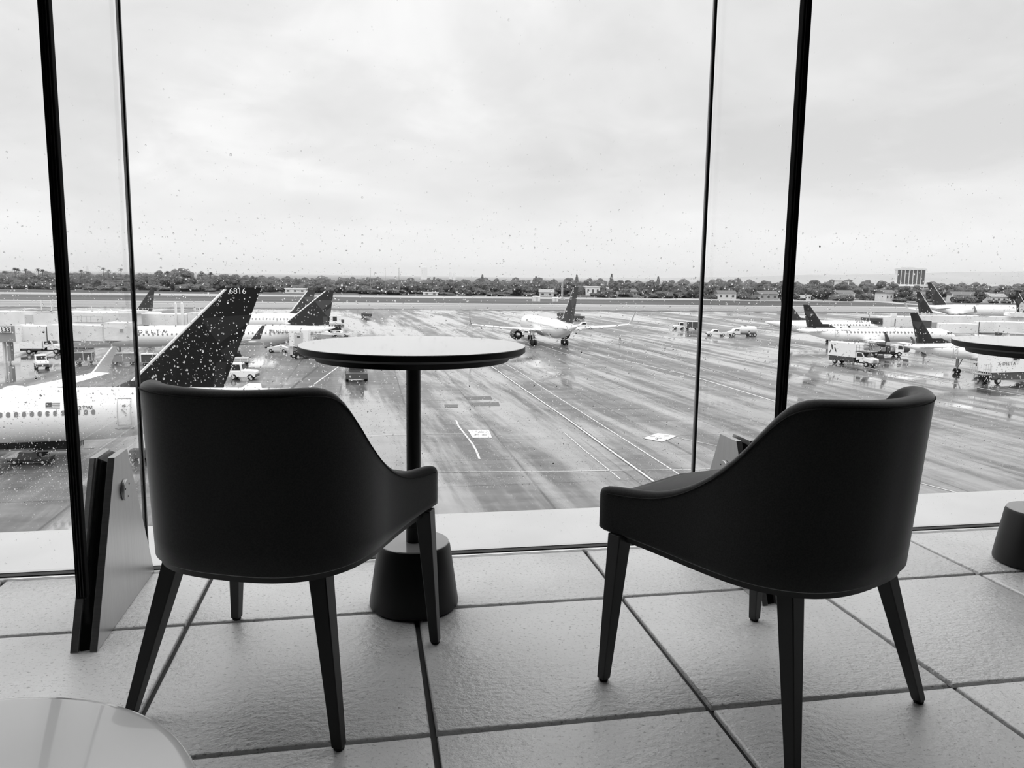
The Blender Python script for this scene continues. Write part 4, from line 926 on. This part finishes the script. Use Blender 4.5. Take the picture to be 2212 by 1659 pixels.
cart(268, 787, 84, 'curtained baggage cart left of the thin joint, near the tail', mt=M_GREY, ln=3.4); cart(333, 789, 84, 'dark curtained baggage cart peeking out beside the near dark tail', ln=3.6)
cart(183, 786, 84, 'open cage cart standing right of the thick black fin edge', ln=2.6)
for xp, lb_ in ((163, 'first of three dark cargo containers under the jet bridge, the leftmost'), (178, 'middle of three dark cargo containers under the jet bridge'), (194, 'rightmost of three dark cargo containers under the jet bridge')):
    r = veh('cargo_container', xp+1, 757, 100, lb_, 'container', 'cargo containers under the jet bridge', .82); hull('shell', M_DGREY, r, [(-.55, .35), (.45, .35), (.75, .9), (.75, 1.4), (.5, 1.9), (-.55, 1.9)], .75, .03); bx('frame', M_WHITE, r, -.72, -.57, -.78, .78, .3, 1.95); bx('dolly', M_GREY, r, -.7, .7, -.7, .7, .15, .33)
pickup(1546, 726, -82, 'white pickup truck driving left in the distance, ahead of the tank truck', .95)
pickup(1262, 710, -85, 'white pickup half hidden behind the right wing of the taxiing airliner'); pickup(1140, 727, -60, 'pale car behind the left engine of the taxiing airliner', .8)
pickup(735, 727, -70, 'white pickup beyond the left end of the round tabletop', .8)
# tank truck
r = veh('tank_truck', 1606, 727, -82, 'white tank truck with three axles in the distance, right of the pickup', 'truck', 'ground service vehicles on the apron', 1.0)
hull('cab', M_WHITE, r, [(1.2, .7), (4.2, .7), (4.2, 1.2), (3.1, 1.45), (2.6, 2.1), (1.2, 2.1)], 1.0, .06); hull('side_window', M_GLASSD, r, [(1.5, 1.5), (2.8, 1.5), (2.5, 1.95), (1.5, 1.95)], 1.02, 0)
MB().lathe([(.05, -3.2), (.9, -3.1), (1.0, -2.8), (1.0, .6), (.9, .9), (.05, 1.0)], 24, axis='x', c=(0, 0, 1.75)).build('tank', M_WHITE2, r, smooth=40); bx('chassis', M_DGREY, r, -3.3, 4, -.6, .6, .55, .85); bx('hatch', M_GREY, r, -.4, .1, -.25, .25, 2.72, 3.1); wheels(r, (-2.6, -1.4, 3.0), .95, .5, .3)
# catering truck, fuel service truck, delta truck
box_truck(1846, 789, 160, 'white box truck with dark leaf emblem and roof railing, in front of the parked jets', 5.6, 2.5, 1.5, leaf=True, sc=.98)
r = veh('service_truck', 1911, 769, 96, 'small service truck loaded with pumps and hoses beside the parked jet', 'truck', 'ground service vehicles on the apron', 1.0)
hull('cab', M_WHITE, r, [(1.6, .7), (3.3, .7), (3.35, 1.3), (3.0, 2.3), (1.6, 2.4)], 1.0, .06); hull('side_window', M_GLASSD, r, [(2.1, 1.45), (3.15, 1.4), (2.9, 2.1), (2.1, 2.15)], 1.02, 0); bx('chassis', M_TYRE, r, -3.4, 3.1, -.8, .8, .45, .95)
for (x0, x1, z1_, mt_) in ((-2.6, -1.5, 2.0, M_LGREY), (-1.3, -.4, 1.8, M_GREY), (-.2, .5, 2.2, M_DGREY), (.6, 1.4, 2.1, M_GREY)): bx('pump_cabinet', mt_, r, x0, x1, -.85, .85, .95, z1_, .06)
MB().lathe([(.2, -.3), (.55, -.3), (.55, -.2), (.3, -.2), (.3, .2), (.55, .2), (.55, .3), (.2, .3)], 20, axis='y', c=(-2.1, -.4, 1.9)).build('hose_reel', M_DGREY, r, smooth=40)
mb = MB(); mb.tube([(-3.3, -.5, 1.2), (-3.2, -.6, 2.0), (-4.6, -.6, 2.2), (-5.6, -.5, 1.9)], .12, 8); mb.build('hose_boom', M_DGREY, r, smooth=40); wheels(r, (-2.4, 2.4), .9, .48, .3)
r, b_ = box_truck(2216, 826, 84, 'large white box truck lettered DELTA, cut by the right edge', 8.6, 2.9, 1.7, rail=True, sc=1.05)
text('airline_title', 'DELTA', .66, M_TXTG, b_, (-6.1, -1.28, 2.75), (1, 0, 0), (0, 0, 1), .02, 1.25); mb = MB(); mb.prism([(0, 0), (.55, 0), (.28, .5)], lambda p: (-6.9+p[0], -1.25, 2.75+p[1]), lambda p: (-6.9+p[0], -1.275, 2.75+p[1])); mb.build('triangle_emblem', M_TXTG, b_)
mb = MB()
for x_ in (-9.2, -8.8, -8.4, -8.0):
    for y_ in (-1.1, 1.05): mb.box(x_, x_+.05, y_, y_+.05, 1.5, 2.9)
for z_ in (1.5, 2.2, 2.85):
    for y_ in (-1.1, 1.05): mb.box(-9.2, -7.95, y_, y_+.05, z_, z_+.06)
mb.build('rear_rail', M_LGREY, r); bx('rear_platform', M_GREY, r, -9.25, -7.9, -1.15, 1.15, 1.4, 1.5)
# high lift truck at the second airliner's tail and others
r = veh('high_lift_truck', 649, 773, 95, 'tall white lift box raised on dark legs beside the tabletop edge', 'truck', 'ground service vehicles on the apron', .92)
bx('cargo_box', M_WHITE, r, -1.75, 1.75, -1.5, 1.5, 2.3, 5.4, .04); bx('box_door', M_LGREY, r, -.8, .8, -1.56, -1.5, 2.5, 4.9); bx('door_plate', M_DGREY, r, -.25, .25, -1.6, -1.56, 4.0, 4.3)
for y in (-1.2, .95): bx('lift_leg', M_LGREY, r, -1.7, -1.2, y, y+.25, .7, 2.4)
mb = MB(); mb.tube([(-1.8, 0, .9), (1.6, 0, 2.3)], .12, 6); mb.tube([(1.8, 0, .9), (-1.6, 0, 2.3)], .12, 6); mb.build('scissor_lift', M_DGREY, r); bx('chassis', M_TYRE, r, -1.7, 1.8, -1.1, 1.1, .35, 1.0); wheels(r, (-1.1, 1.1), 1.0, .48, .3)
r = veh('belt_loader', 601, 761, 95, 'belt loader under the rear fuselage of the second airliner', 'loader', 'ground service vehicles on the apron'); hull('body', M_WHITE, r, [(-1.8, .4), (1.8, .4), (1.8, .9), (.6, 1.3), (-1.8, 1.0)], .9); mb = MB(); mb.tube([(-2.4, 0, .9), (2.4, 0, 2.2)], .22, 6); mb.build('belt', M_DGREY, r); wheels(r, (-1.2, 1.2), .8, .35)
r = veh('loader_platform', 722, 716, 170, 'white high loader platform beyond the second airliner tail', 'loader', 'ground service vehicles on the apron', 1.0)
bx('cab', M_WHITE, r, -1.5, 1.5, -1.6, 1.6, 2.2, 4.2, .05); bx('cab_window', M_GLASSD, r, 1.45, 1.56, -.5, .5, 2.8, 3.9); bx('platform', M_LGREY, r, -2.2, 2.2, -2.0, 2.0, 1.9, 2.2); bx('chassis', M_TYRE, r, -2.0, 2.0, -1.4, 1.4, .4, 1.1)
for y in (-1.3, 1.15): bx('lift_leg', M_DGREY, r, -.2, .1, y, y+.2, 1.0, 2.0)
wheels(r, (-1.3, 1.3), 1.4, .45, .3)
r = veh('pushback_tractor', 770, 820, 178, 'dark tractor under the round tabletop, mirrored in the wet apron', 'tractor', 'ground service vehicles on the apron')
hull('body', M_DGREY, r, [(-2.6, .4), (2.6, .4), (2.6, 1.2), (1.4, 1.4), (-2.6, 1.4)], 1.45); bx('cab', M_DGREY, r, .2, 1.6, -1.0, 1.0, 1.35, 2.5, .05); bx('cab_window', M_GLASSD, r, .3, 1.66, -.85, .85, 1.7, 2.35); wheels(r, (-1.6, 1.6), 1.3, .55, .4)
for px_, py_, lb_, az_ in ((1214, 684, 'small dark tractor far out, left of the taxiing tail fin', 60), (1251, 690, 'small dark tractor far out, right of the taxiing tail fin', 80), (730, 699, 'small dark tractor beyond the parked tails on the left', 90), (792, 685, 'dark equipment cart far out above the tabletop', 90)):
    r = veh('tow_tractor', px_, py_, az_, lb_, 'tractor', 'far small tractors'); hull('body', M_DGREY, r, [(-1.8, .3), (1.8, .3), (1.8, 1.2), (-1.8, 1.3)], .9); bx('cab', M_GREY, r, -1.2, .1, -.7, .7, 1.2, 2.0); wheels(r, (-1.1, 1.1), .8, .4)
r = veh('tow_bar_rack', 70, 1002, 95, 'dark rack of ground equipment on the apron under the nearest airliner', 'equipment', None, .62)
bx('bed', M_TYRE, r, -2.6, 2.4, -.7, .7, .35, .6, .03); hull('engine_cover', M_DGREY, r, [(-1.6, .6), (.4, .6), (.2, 1.5), (-1.2, 1.6)], .6); hull('rear_box', M_DGREY, r, [(1.2, .6), (2.3, .6), (2.6, 1.1), (1.4, 1.0)], .6); wheels(r, (-1.7, 1.6), .7, .35)
cart(22, 982, 84, 'low dark cart added to fill the dark band under the nearest airliner at the left edge', mt=M_TYRE, ln=4.4, tall=1.7, group=None); cart(128, 982, 84, 'low dark cart added to fill the dark band under the nearest airliner, just left of the thick black fin edge', mt=M_TYRE, ln=3.3, tall=1.7, group=None)  # added black carts stand in for the dark band below the fuselage
r = veh('ground_power_unit', 301, 996, 95, 'small dark generator box on the apron beside the thin joint, left of the chair', 'equipment', None, .6)
bx('housing', M_DGREY, r, -1.0, 1.0, -.7, .7, .5, 1.6, .05); bx('vent', M_LGREY, r, 1.0, 1.03, -.4, .4, .8, 1.3); wheels(r, (-.6, .6), .6, .3)
for k, (px_, py_, s_, lb_) in enumerate(((1158, 653, 1.0, 'pale blurred equipment dome by the runway, left of its pair'), (1199, 653, .8, 'pale equipment box by the runway, left of the lattice mast'))):
    r = veh('equipment_shelter', px_, py_, 90, lb_, 'shelter', None, s_*1.6); bx('housing', M_WHITE2, r, -1.3, 1.3, -1.2, 1.2, .2, 2.3, .3); bx('base', M_GREY, r, -1.5, 1.5, -1.4, 1.4, 0, .2); bx('door', M_LGREY, r, -.4, .4, -1.26, -1.19, .3, 1.9)

# ---- people, small in the distance: one skinned body each
def person(px, py, az, label, mtop, mleg, stride=.2, armf=.15):
    r = empty('person', G(px, py), PI/2-R(az), label, 'person')
    J = {'pel': (0, 0, .95, .13), 'ch': (0, 0, 1.3, .15), 'nk': (0, 0, 1.5, .06), 'hd': (.02, 0, 1.66, .10), 'tp': (.02, 0, 1.76, .07)}
    for s, t in ((1, 'l'), (-1, 'r')):
        J['hp'+t] = (0, .09*s, .90, .095); J['kn'+t] = (stride*.5*s+.04, .10*s, .50, .06); J['an'+t] = (stride*s, .10*s, .09, .04); J['to'+t] = (stride*s+.17, .11*s, .035, .035)
        J['sh'+t] = (0, .18*s, 1.43, .06); J['el'+t] = (-armf*s-.02, .25*s, 1.15, .042); J['wr'+t] = (-armf*s+.12, .24*s, .93, .03); J['hn'+t] = (-armf*s+.16, .24*s, .84, .035)
    E_ = [('pel', 'ch'), ('ch', 'nk'), ('nk', 'hd'), ('hd', 'tp')]
    for t in 'lr': E_ += [('pel', 'hp'+t), ('hp'+t, 'kn'+t), ('kn'+t, 'an'+t), ('an'+t, 'to'+t), ('ch', 'sh'+t), ('sh'+t, 'el'+t), ('el'+t, 'wr'+t), ('wr'+t, 'hn'+t)]
    K = list(J); me = bpy.data.meshes.new('body'); me.from_pydata([J[k][:3] for k in K], [(K.index(a), K.index(b)) for a, b in E_], [])
    o = bpy.data.objects.new('body', me); COL.objects.link(o); o.parent = r
    sk = o.modifiers.new('skin', 'SKIN')
    for i, k in enumerate(K): v = me.skin_vertices[0].data[i] if me.skin_vertices else None
    if not me.skin_vertices:
        import bmesh
        bm = bmesh.new(); bm.from_mesh(me); bm.verts.layers.skin.verify(); bm.to_mesh(me); bm.free()
    for i, k in enumerate(K): me.skin_vertices[0].data[i].radius = (J[k][3],)*2; me.skin_vertices[0].data[i].use_root = (i == 0)
    o.modifiers.new('sub', 'SUBSURF').render_levels = 1; me.materials.append(mleg)
    mb = MB(); mb.loft([[Vector((.17*math.cos(2*PI*k/14)*q, .21*math.sin(2*PI*k/14)*q, z)) for k in range(14)] for z, q in ((.88, .95), (1.1, .95), (1.3, 1.02), (1.45, .85), (1.49, .4))]); mb.build('vest', mtop, r, smooth=60)
    return r
person(1339, 737, 150, 'person walking alone on the wet apron, pale top and dark trousers', M_VEST, M_TYRE)
person(192, 792, 100, 'person in pale clothing beside the cage cart', M_VEST, M_LGREY, .1)

# ---- far tree line, houses, masts, hills
import bmesh
HAZE = .0003
def blob_mesh(name, seed, wd, ht, n=7, cone=False):
    rnd = random.Random(seed); bm = bmesh.new()
    for i in range(n):
        if cone: x, y, z, r = 0, 0, ht*(.12+.8*i/n), wd*.5*(1-.8*i/n)
        else:
            a = rnd.uniform(0, 2*PI); q = wd*.5*rnd.uniform(.1, .7); x, y = q*math.cos(a), q*math.sin(a); z = ht*rnd.uniform(.16, .8-.35*q/wd*2); r = wd*rnd.uniform(.17, .28)
            if i == 0: x = y = 0; z = ht*.78; r = ht*.2
        t = bmesh.ops.create_icosphere(bm, subdivisions=3 if not cone else 2, radius=1)
        for v in t['verts']:
            p = v.co.copy(); k = 1+.34*noise.noise(p*2.1+Vector((seed*3.1+i, i*1.7, seed)))+.30*noise.noise(p*6+Vector((i, seed, 2)))
            v.co = Vector((x+p.x*r*k, y+p.y*r*k, z+p.z*r*k*(1.5 if cone else .85)))
            v.co.z = max(v.co.z, ht*.04)
    nf = len(bm.faces)
    t = bmesh.ops.create_cone(bm, segments=6, radius1=wd*.03, radius2=wd*.02, depth=ht*.5, cap_ends=False)
    for v in t['verts']: v.co.z += ht*.25
    me = bpy.data.meshes.new(name); bm.faces.ensure_lookup_table()
    for i, f in enumerate(bm.faces): f.material_index = 0 if i < nf else 1
    for f in bm.faces: f.smooth = True
    bm.to_mesh(me); bm.free(); me.materials.append(M_TREE); me.materials.append(M_TRUNK); return me
TV = [blob_mesh('broadleaf_tree', k, 14, 13.5, 12) for k in range(8)]
CV = [blob_mesh('cypress_tree', 40+k, 4.5, 13, 7, True) for k in range(2)]
def palm_mesh(seed):
    rnd = random.Random(seed); mb = MB(); hgt = 17; mb.cur = 1; mb.tube([(0, 0, 0), (.2, 0, hgt*.5), (.1, 0, hgt)], [.35, .25, .22], 6); mb.cur = 0
    for k in range(22):
        a = 2*PI*k/22+rnd.uniform(-.1, .1); el = rnd.uniform(-.5, 1.1); L = rnd.uniform(2.0, 2.7); pts = []
        for t in (0, .35, .7, 1): pts.append((math.cos(a)*math.cos(el)*L*t, math.sin(a)*math.cos(el)*L*t, hgt+math.sin(el)*L*t-1.5*t*t))
        w_ = (.1, .55, .45, .05); nrm = Vector((-math.sin(a), math.cos(a), 0)); vs = []
        for p, q in zip(pts, w_): vs += [Vector(p)-nrm*q, Vector(p)+nrm*q, Vector(p)+Vector((0, 0, .15))]
        mb.add(vs, [(3*i, 3*i+2, 3*i+5, 3*i+3) for i in range(3)]+[(3*i+2, 3*i+1, 3*i+4, 3*i+5) for i in range(3)])
    o = mb.build('palm_tree', [M_TREE, M_TRUNK]); me = o.data; bpy.data.objects.remove(o); return me
PV = [palm_mesh(3), palm_mesh(8)]
def put(name, me, px, D, sx_, sz_, label, cat, group, rz=0):
    o = bpy.data.objects.new(name, me); COL.objects.link(o); p = AT(px, D); o.location = (p.x, p.y, ZA+.05); o.scale = (sx_, sx_, sz_); o.rotation_euler = (0, 0, rz)
    return tag(o, label, cat, group)
OCC = []
rnd = random.Random(11)
def top_y(x):       # skyline of the photo, in pixels
    pts = [(-60, 588), (0, 584), (30, 589), (70, 586), (130, 585), (200, 586), (270, 590), (330, 583), (400, 577), (440, 588), (480, 587), (560, 596), (700, 600), (900, 600), (1050, 599), (1200, 601), (1400, 603), (1560, 602), (1700, 604), (1850, 602), (2000, 608), (2280, 612)]
    for (a, b_), (c, d) in zip(pts, pts[1:]):
        if x <= c: return b_+(d-b_)*max(0, (x-a))/(c-a)
    return 612
STR = [(-100, 300, 'bushy tree in the far tree line beyond the left jet bridges'), (300, 800, 'bushy tree in the far dark tree line between near tail and poles'), (800, 1215, 'bushy tree in the far tree line behind the taxiing airliner, left of the lattice mast'),
       (1215, 1700, 'bushy tree in the far tree line between lattice mast and right black fin edge'), (1700, 2300, 'bushy tree among the far houses on the right')]
def strip(x): return next(l for a, b_, l in STR if x < b_)
for x, y in ((11, 582), (33, 574), (40, 576), (56, 577), (83, 576), (93, 578), (176, 579), (224, 574), (236, 579), (262, 576), (362, 582), (436, 582), (455, 584)):
    D = 640; zt_ = 14.8-(y-(596.4+(x-1106)*.0145))*D/F; put('palm_tree', PV[int(x) % 2], x, D, .9, zt_/19.5, 'palm tree poking above the far left tree line', 'palm', 'palms above the far left tree line', x)
for x, y in ((938, 596), (1042, 590), (1246, 590), (1321, 588), (1422, 594), (1515, 598), (1595, 597), (1158, 594)):
    D = 900; zt_ = 14.8-(y-(596.4+(x-1106)*.0145))*D/F; put('cypress_tree', CV[int(x) % 2], x, D, 1.6, zt_/12.5, 'taller pointed tree standing out of the far middle tree line', 'tree', 'pointed trees in the far middle tree line', x)
def house(name, px, D, wd, dp, ht, label, cat, group, wm, rm, flat=False, py=None, az=0):
    p = AT(px, D)
    if group and any((p.x-a_)**2+(p.y-b_)**2 < (r_+wd*.62)**2 for a_, b_, r_ in OCC): return None
    OCC.append((p.x, p.y, wd*.62))
    r = empty(name, (p.x, p.y, ZA+.05 if py is None else CAM.z+(ray(px, py)*(D/F)).z), az, label, cat, group)
    bx('wall', wm, r, -wd/2, wd/2, -dp/2, dp/2, 0, ht)
    if flat: bx('roof', rm, r, -wd/2-.4, wd/2+.4, -dp/2-.4, dp/2+.4, ht, ht+.6)
    else: mb = MB(); mb.prism([(-dp/2-.6, ht), (dp/2+.6, ht), (0, ht+dp*.28)], lambda q: (-wd/2-.5, q[0], q[1]), lambda q: (wd/2+.5, q[0], q[1])); mb.build('roof', rm, r)
    n = max(2, int(wd/4))
    for k in range(n):
        x0 = -wd/2+wd*(k+.3)/n; bx('window', M_DGREY, r, x0, x0+wd/n*.35, -dp/2-.06, -dp/2+.1, ht*.35, ht*.72)
    return r
house('warehouse', 1279, 640, 12, 8, 6.8, 'white flat-roofed building just right of the taxiing tail', 'building', None, M_WHITE2, M_WHITE2, True)
house('warehouse', 1249, 645, 7, 8, 5.5, 'smaller pale block touching the white flat-roofed building', 'building', None, M_HOUSE, M_ROOF, True)
house('storage_shed', 1743, 590, 5.5, 6, 3.2, 'small white shed on the far grass right of the black fin edge', 'shed', None, M_WHITE, M_WHITE, True)
house('storage_shed', 638, 575, 15, 5, 3.0, 'long pale trailer at the foot of the trees left of the second tail', 'shed', None, M_WHITE2, M_WHITE2, True)
house('storage_shed', 930, 572, 11, 2.5, 1.7, 'thin white trailer on the grass above the round tabletop', 'shed', None, M_WHITE, M_WHITE, True)
r = house('apartment_block', 1819, 880, 12, 10, 14.5, 'white chequered apartment block above the trees on the right', 'building', None, M_WHITE2, M_ROOF, True)
for a in range(4):
    for c in range(3): bx('balcony', M_HOUSE2, r, -5.6+2.9*a, -4.3+2.9*a, -5.1, -4.9, 4+3.4*c+(a % 2)*1.2, 5.8+3.4*c+(a % 2)*1.2)
# office tower
D = 900; p = AT(1965, D); zt_ = 14.8-(580-608.9)*D/F; OCC.append((p.x, p.y, 42)); r = empty('office_tower', (p.x, p.y, ZA+.05), -.5, 'pale office tower with vertical fins standing above the far houses', 'building')
bx('core', M_DGREY, r, -14.5, 14.5, -8, 8, 12, zt_-1.5)
for k in range(8): bx('facade_fin', M_WHITE2, r, -14.8+29*k/7-.1, -14.8+29*k/7+.7, -8.6, 8.6, 11, zt_-1)
bx('roof', M_WHITE2, r, -15.4, 15.8, -9, 9, zt_-2.2, zt_-.4); bx('penthouse', M_LGREY, r, -9, 4, -4, 4, zt_-.4, zt_+1.4); bx('podium', M_HOUSE2, r, -29, 4, -13, 12, 0, 9.4); bx('podium_roof', M_HOUSE, r, -29.5, 4.5, -13.5, 12.5, 9.4, 10); bx('lower_block', M_WHITE2, r, -14, 18, -9.5, 9.5, 9.4, 12)
rnd = random.Random(5)
HG = [('low house at the foot of the far trees left of the right black fin edge', 'houses left of the right fin edge'), ('low house on the far slope right of the right black fin edge', 'houses right of the right fin edge')]
for i in range(13):
    x = 1180+rnd.uniform(0, 500); k = 0
    house('house', x, rnd.choice((575, 640, 730)), rnd.uniform(9, 17), 8, rnd.uniform(3, 4.5), HG[k][0], 'house', HG[k][1], rnd.choice((M_HOUSE, M_HOUSE2, M_HOUSE)), rnd.choice((M_ROOF, M_ROOFD)), az=rnd.uniform(-.5, .5))
for i in range(26):
    x = 1725+560*(i+rnd.random())/26; k = 1; D = rnd.choice((590, 680, 800, 900, 1050)); 
    house('house', x, D, rnd.uniform(10, 20), 9, rnd.uniform(4, 6)+max(0, (D-750)/75), HG[k][0], 'house', HG[k][1], rnd.choice((M_HOUSE, M_HOUSE, M_HOUSE2)), rnd.choice((M_ROOF, M_ROOFD)), az=rnd.uniform(-.5, .5))
NT = 0
for D, n in ((585, 46), (660, 52), (770, 58), (920, 62), (1120, 66)):
    for i in range(n):
        x = -70+2350*(i+rnd.uniform(.15, .85))/n
        if x > 1700 and D < 700 and rnd.random() < .45: continue
        if 1225 < x < 1500 and D < 600: continue
        pp = AT(x, D)
        if any((pp.x-a_)**2+(pp.y-b_)**2 < r_*r_ for a_, b_, r_ in OCC): continue
        OCC.append((pp.x, pp.y, 5.0))
        hz = 596.4+(x-1106)*.0145; yt = top_y(x)+rnd.uniform(-3, 7)
        if D < 700: yt += 8
        elif D < 900: yt += 3
        zt_ = 14.8-(yt-hz)*D/F; sz_ = max(.45, min(1.7, zt_/13.5)); sx_ = max(.6, min(1.3, sz_*rnd.uniform(.85, 1.3)))*(D/700)**.5
        lab = strip(x); put('broadleaf_tree', TV[rnd.randrange(7)], x, D, sx_, sz_, lab, 'tree', lab.replace('bushy tree', 'bushy trees'), rnd.uniform(0, 6)); NT += 1
rnd = random.Random(77); bm = bmesh.new()
for i in range(760):
    x = -80+2380*rnd.random(); D = rnd.choice((575, 600, 640, 700, 780, 860, 960, 1080, 1250)); pp = AT(x, D)
    if any((pp.x-a_)**2+(pp.y-b_)**2 < r_*r_ for a_, b_, r_ in OCC if r_ > 5.1): continue
    if x > 1700 and rnd.random() < .45: continue
    t = bmesh.ops.create_icosphere(bm, subdivisions=2, radius=1); rr_ = rnd.uniform(3.5, 8)*(D/700)**.5; hh = rnd.uniform(3.5, 8) if D > 620 else rnd.uniform(1.5, 4.5)
    if x < 560: hh *= 1.1
    for v in t['verts']:
        p_ = v.co.copy(); q = 1+.4*noise.noise(p_*2+Vector((i, i*.7, 3)))+.42*noise.noise(p_*6+Vector((i*.3, 1, i))); v.co = Vector((pp.x+p_.x*rr_*q, pp.y+p_.y*rr_*q, ZA+max(.05, p_.z*hh*q*.8+hh*.5)))
me = bpy.data.meshes.new('undergrowth'); bm.to_mesh(me); bm.free(); me.materials.append(M_TREE); o = bpy.data.objects.new('undergrowth', me); COL.objects.link(o)
tag(o, 'bushes and undergrowth filling the far tree line beyond the runway', 'bushes', None, 'stuff')
# pale high-rises and poles in the middle distance
for px_, w_, y0, D, lb_ in ((916, 20, 578, 2600, 'pale slab tower far beyond the trees, widest of the hazy trio'), (973, 7, 589, 2600, 'slim pale tower far beyond the trees, left of the hazy pair'), (981, 7, 590, 2650, 'slim pale tower far beyond the trees, right of the hazy pair')):
    p = AT(px_, D); h_ = 14.8-(y0-(596.4+(px_-1106)*.0145))*D/F; r = empty('high_rise', (p.x, p.y, ZA), 0, lb_, 'tower'); bx('shaft', M_WHITE, r, -w_/2, w_/2, -9, 9, 0, h_); bx('roof_unit', M_WHITE2, r, -w_/4, w_/4, -4, 4, h_, h_+3)
for px_, y0, lb_ in ((800, 579, 'thin pole above the trees, leftmost of the three poles'), (832, 579, 'thin pole above the trees, middle of the three poles'), (862, 579, 'thin pole above the trees, rightmost of the three poles')):
    D = 620; h_ = 14.8-(y0-(596.4+(px_-1106)*.0145))*D/F; p = AT(px_, D); r = empty('light_pole', p, 0, lb_, 'pole'); MB().lathe([(.05, 0), (.22, .02), (.13, h_), (.02, h_)], 8).build('mast', M_GREY, r); bx('lamp_head', M_GREY, r, -.5, .5, -.25, .25, h_-.4, h_)
D = 500; h_ = 14.8-(606-598)*D/F; p = AT(1215, D); r = empty('lattice_mast', p, 0, 'lattice mast with ladder rungs standing by the runway left of the taxiing tail', 'mast')
mb = MB()
for a in (-.55, .55):
    for c in (-.55, .55): mb.tube([(a, c, 0), (a*.6, c*.6, h_)], .08, 4)
for k in range(12):
    z = h_*k/12; q = .55-.22*k/12; z2 = h_*(k+1)/12
    for (a, c, a2, c2_) in ((-q, -q, q, -q), (q, -q, q, q), (q, q, -q, q), (-q, q, -q, -q)): mb.tube([(a, c, z), (a2, c2_, z2)], .05, 4); mb.tube([(a, c, z2), (a2, c2_, z2)], .05, 4)
mb.build('lattice', M_LGREY, r); bx('cabinet', M_LGREY, r, -.9, .9, -.5, .5, 0, 1.6)
# curved far taxiway on the right
ribbon([G(1660, 646), G(1800, 648), G(1900, 652), G(1990, 659), G(2120, 668)], 13, M_CONC, .08, 'curved_taxiway')
ribbon([G(1700, 654), G(1850, 656), G(1960, 662)], 9, M_GRASS, .07, 'grass_island')
# hills
M_HILL = noise_mat('hill_scrub', .2, .3, .004, .9)
mb = MB(); rings = []
for i in range(60):
    x = 1300+1100*i/59; D = 4200; hz = 596.4+(x-1106)*.0145; yy = hz+1 if x < 1400 else hz-(x-1400)/812*26-3*noise.noise(Vector((x*.006, 1, 1)))-1.2*noise.noise(Vector((x*.03, 4, 1)))
    if x < 1480: yy = hz+1+(yy-hz-1)*(x-1300)/180
    h_ = 14.8-(yy-hz)*D/F; p = AT(x, D); p2 = AT(x, D+500); p0 = AT(x, D-900)
    rings.append([Vector((p0.x, p0.y, ZA-2)), Vector(((p.x*.6+p0.x*.4), (p.y*.6+p0.y*.4), ZA+h_*.6)), Vector((p.x, p.y, ZA+h_)), Vector((p2.x, p2.y, ZA-2))])
mb.loft(rings); ho = mb.build('hills', M_HILL, smooth=60); structure(ho)
# rain haze lying over the far side of the field
hm = bpy.data.materials.new('rain_haze'); hm.use_nodes = True; nt = hm.node_tree; nt.nodes.clear(); o_ = N(nt, 'ShaderNodeOutputMaterial'); vs_ = N(nt, 'ShaderNodeVolumeScatter', Density=HAZE); vs_.inputs['Color'].default_value = (1, 1, 1, 1); nt.links.new(vs_.outputs[0], o_.inputs['Volume'])
hz_ = MB().box(-3000, 4500, 562, 6500, ZA-.5, ZA+75).build('rain_haze', hm); tag(hz_, 'thin rain haze lying over the far trees, houses and hills', 'haze', None, 'stuff')
scn.view_settings.view_transform = 'Standard'; scn.view_settings.look = 'None'; scn.view_settings.exposure = .12; scn.view_settings.gamma = 1
scn.view_settings.use_curve_mapping = False
scn.cycles.max_bounces = 8; scn.cycles.transparent_max_bounces = 24; scn.cycles.transmission_bounces = 8; scn.cycles.diffuse_bounces = 4; scn.cycles.glossy_bounces = 4
scn.cycles.use_denoising = True
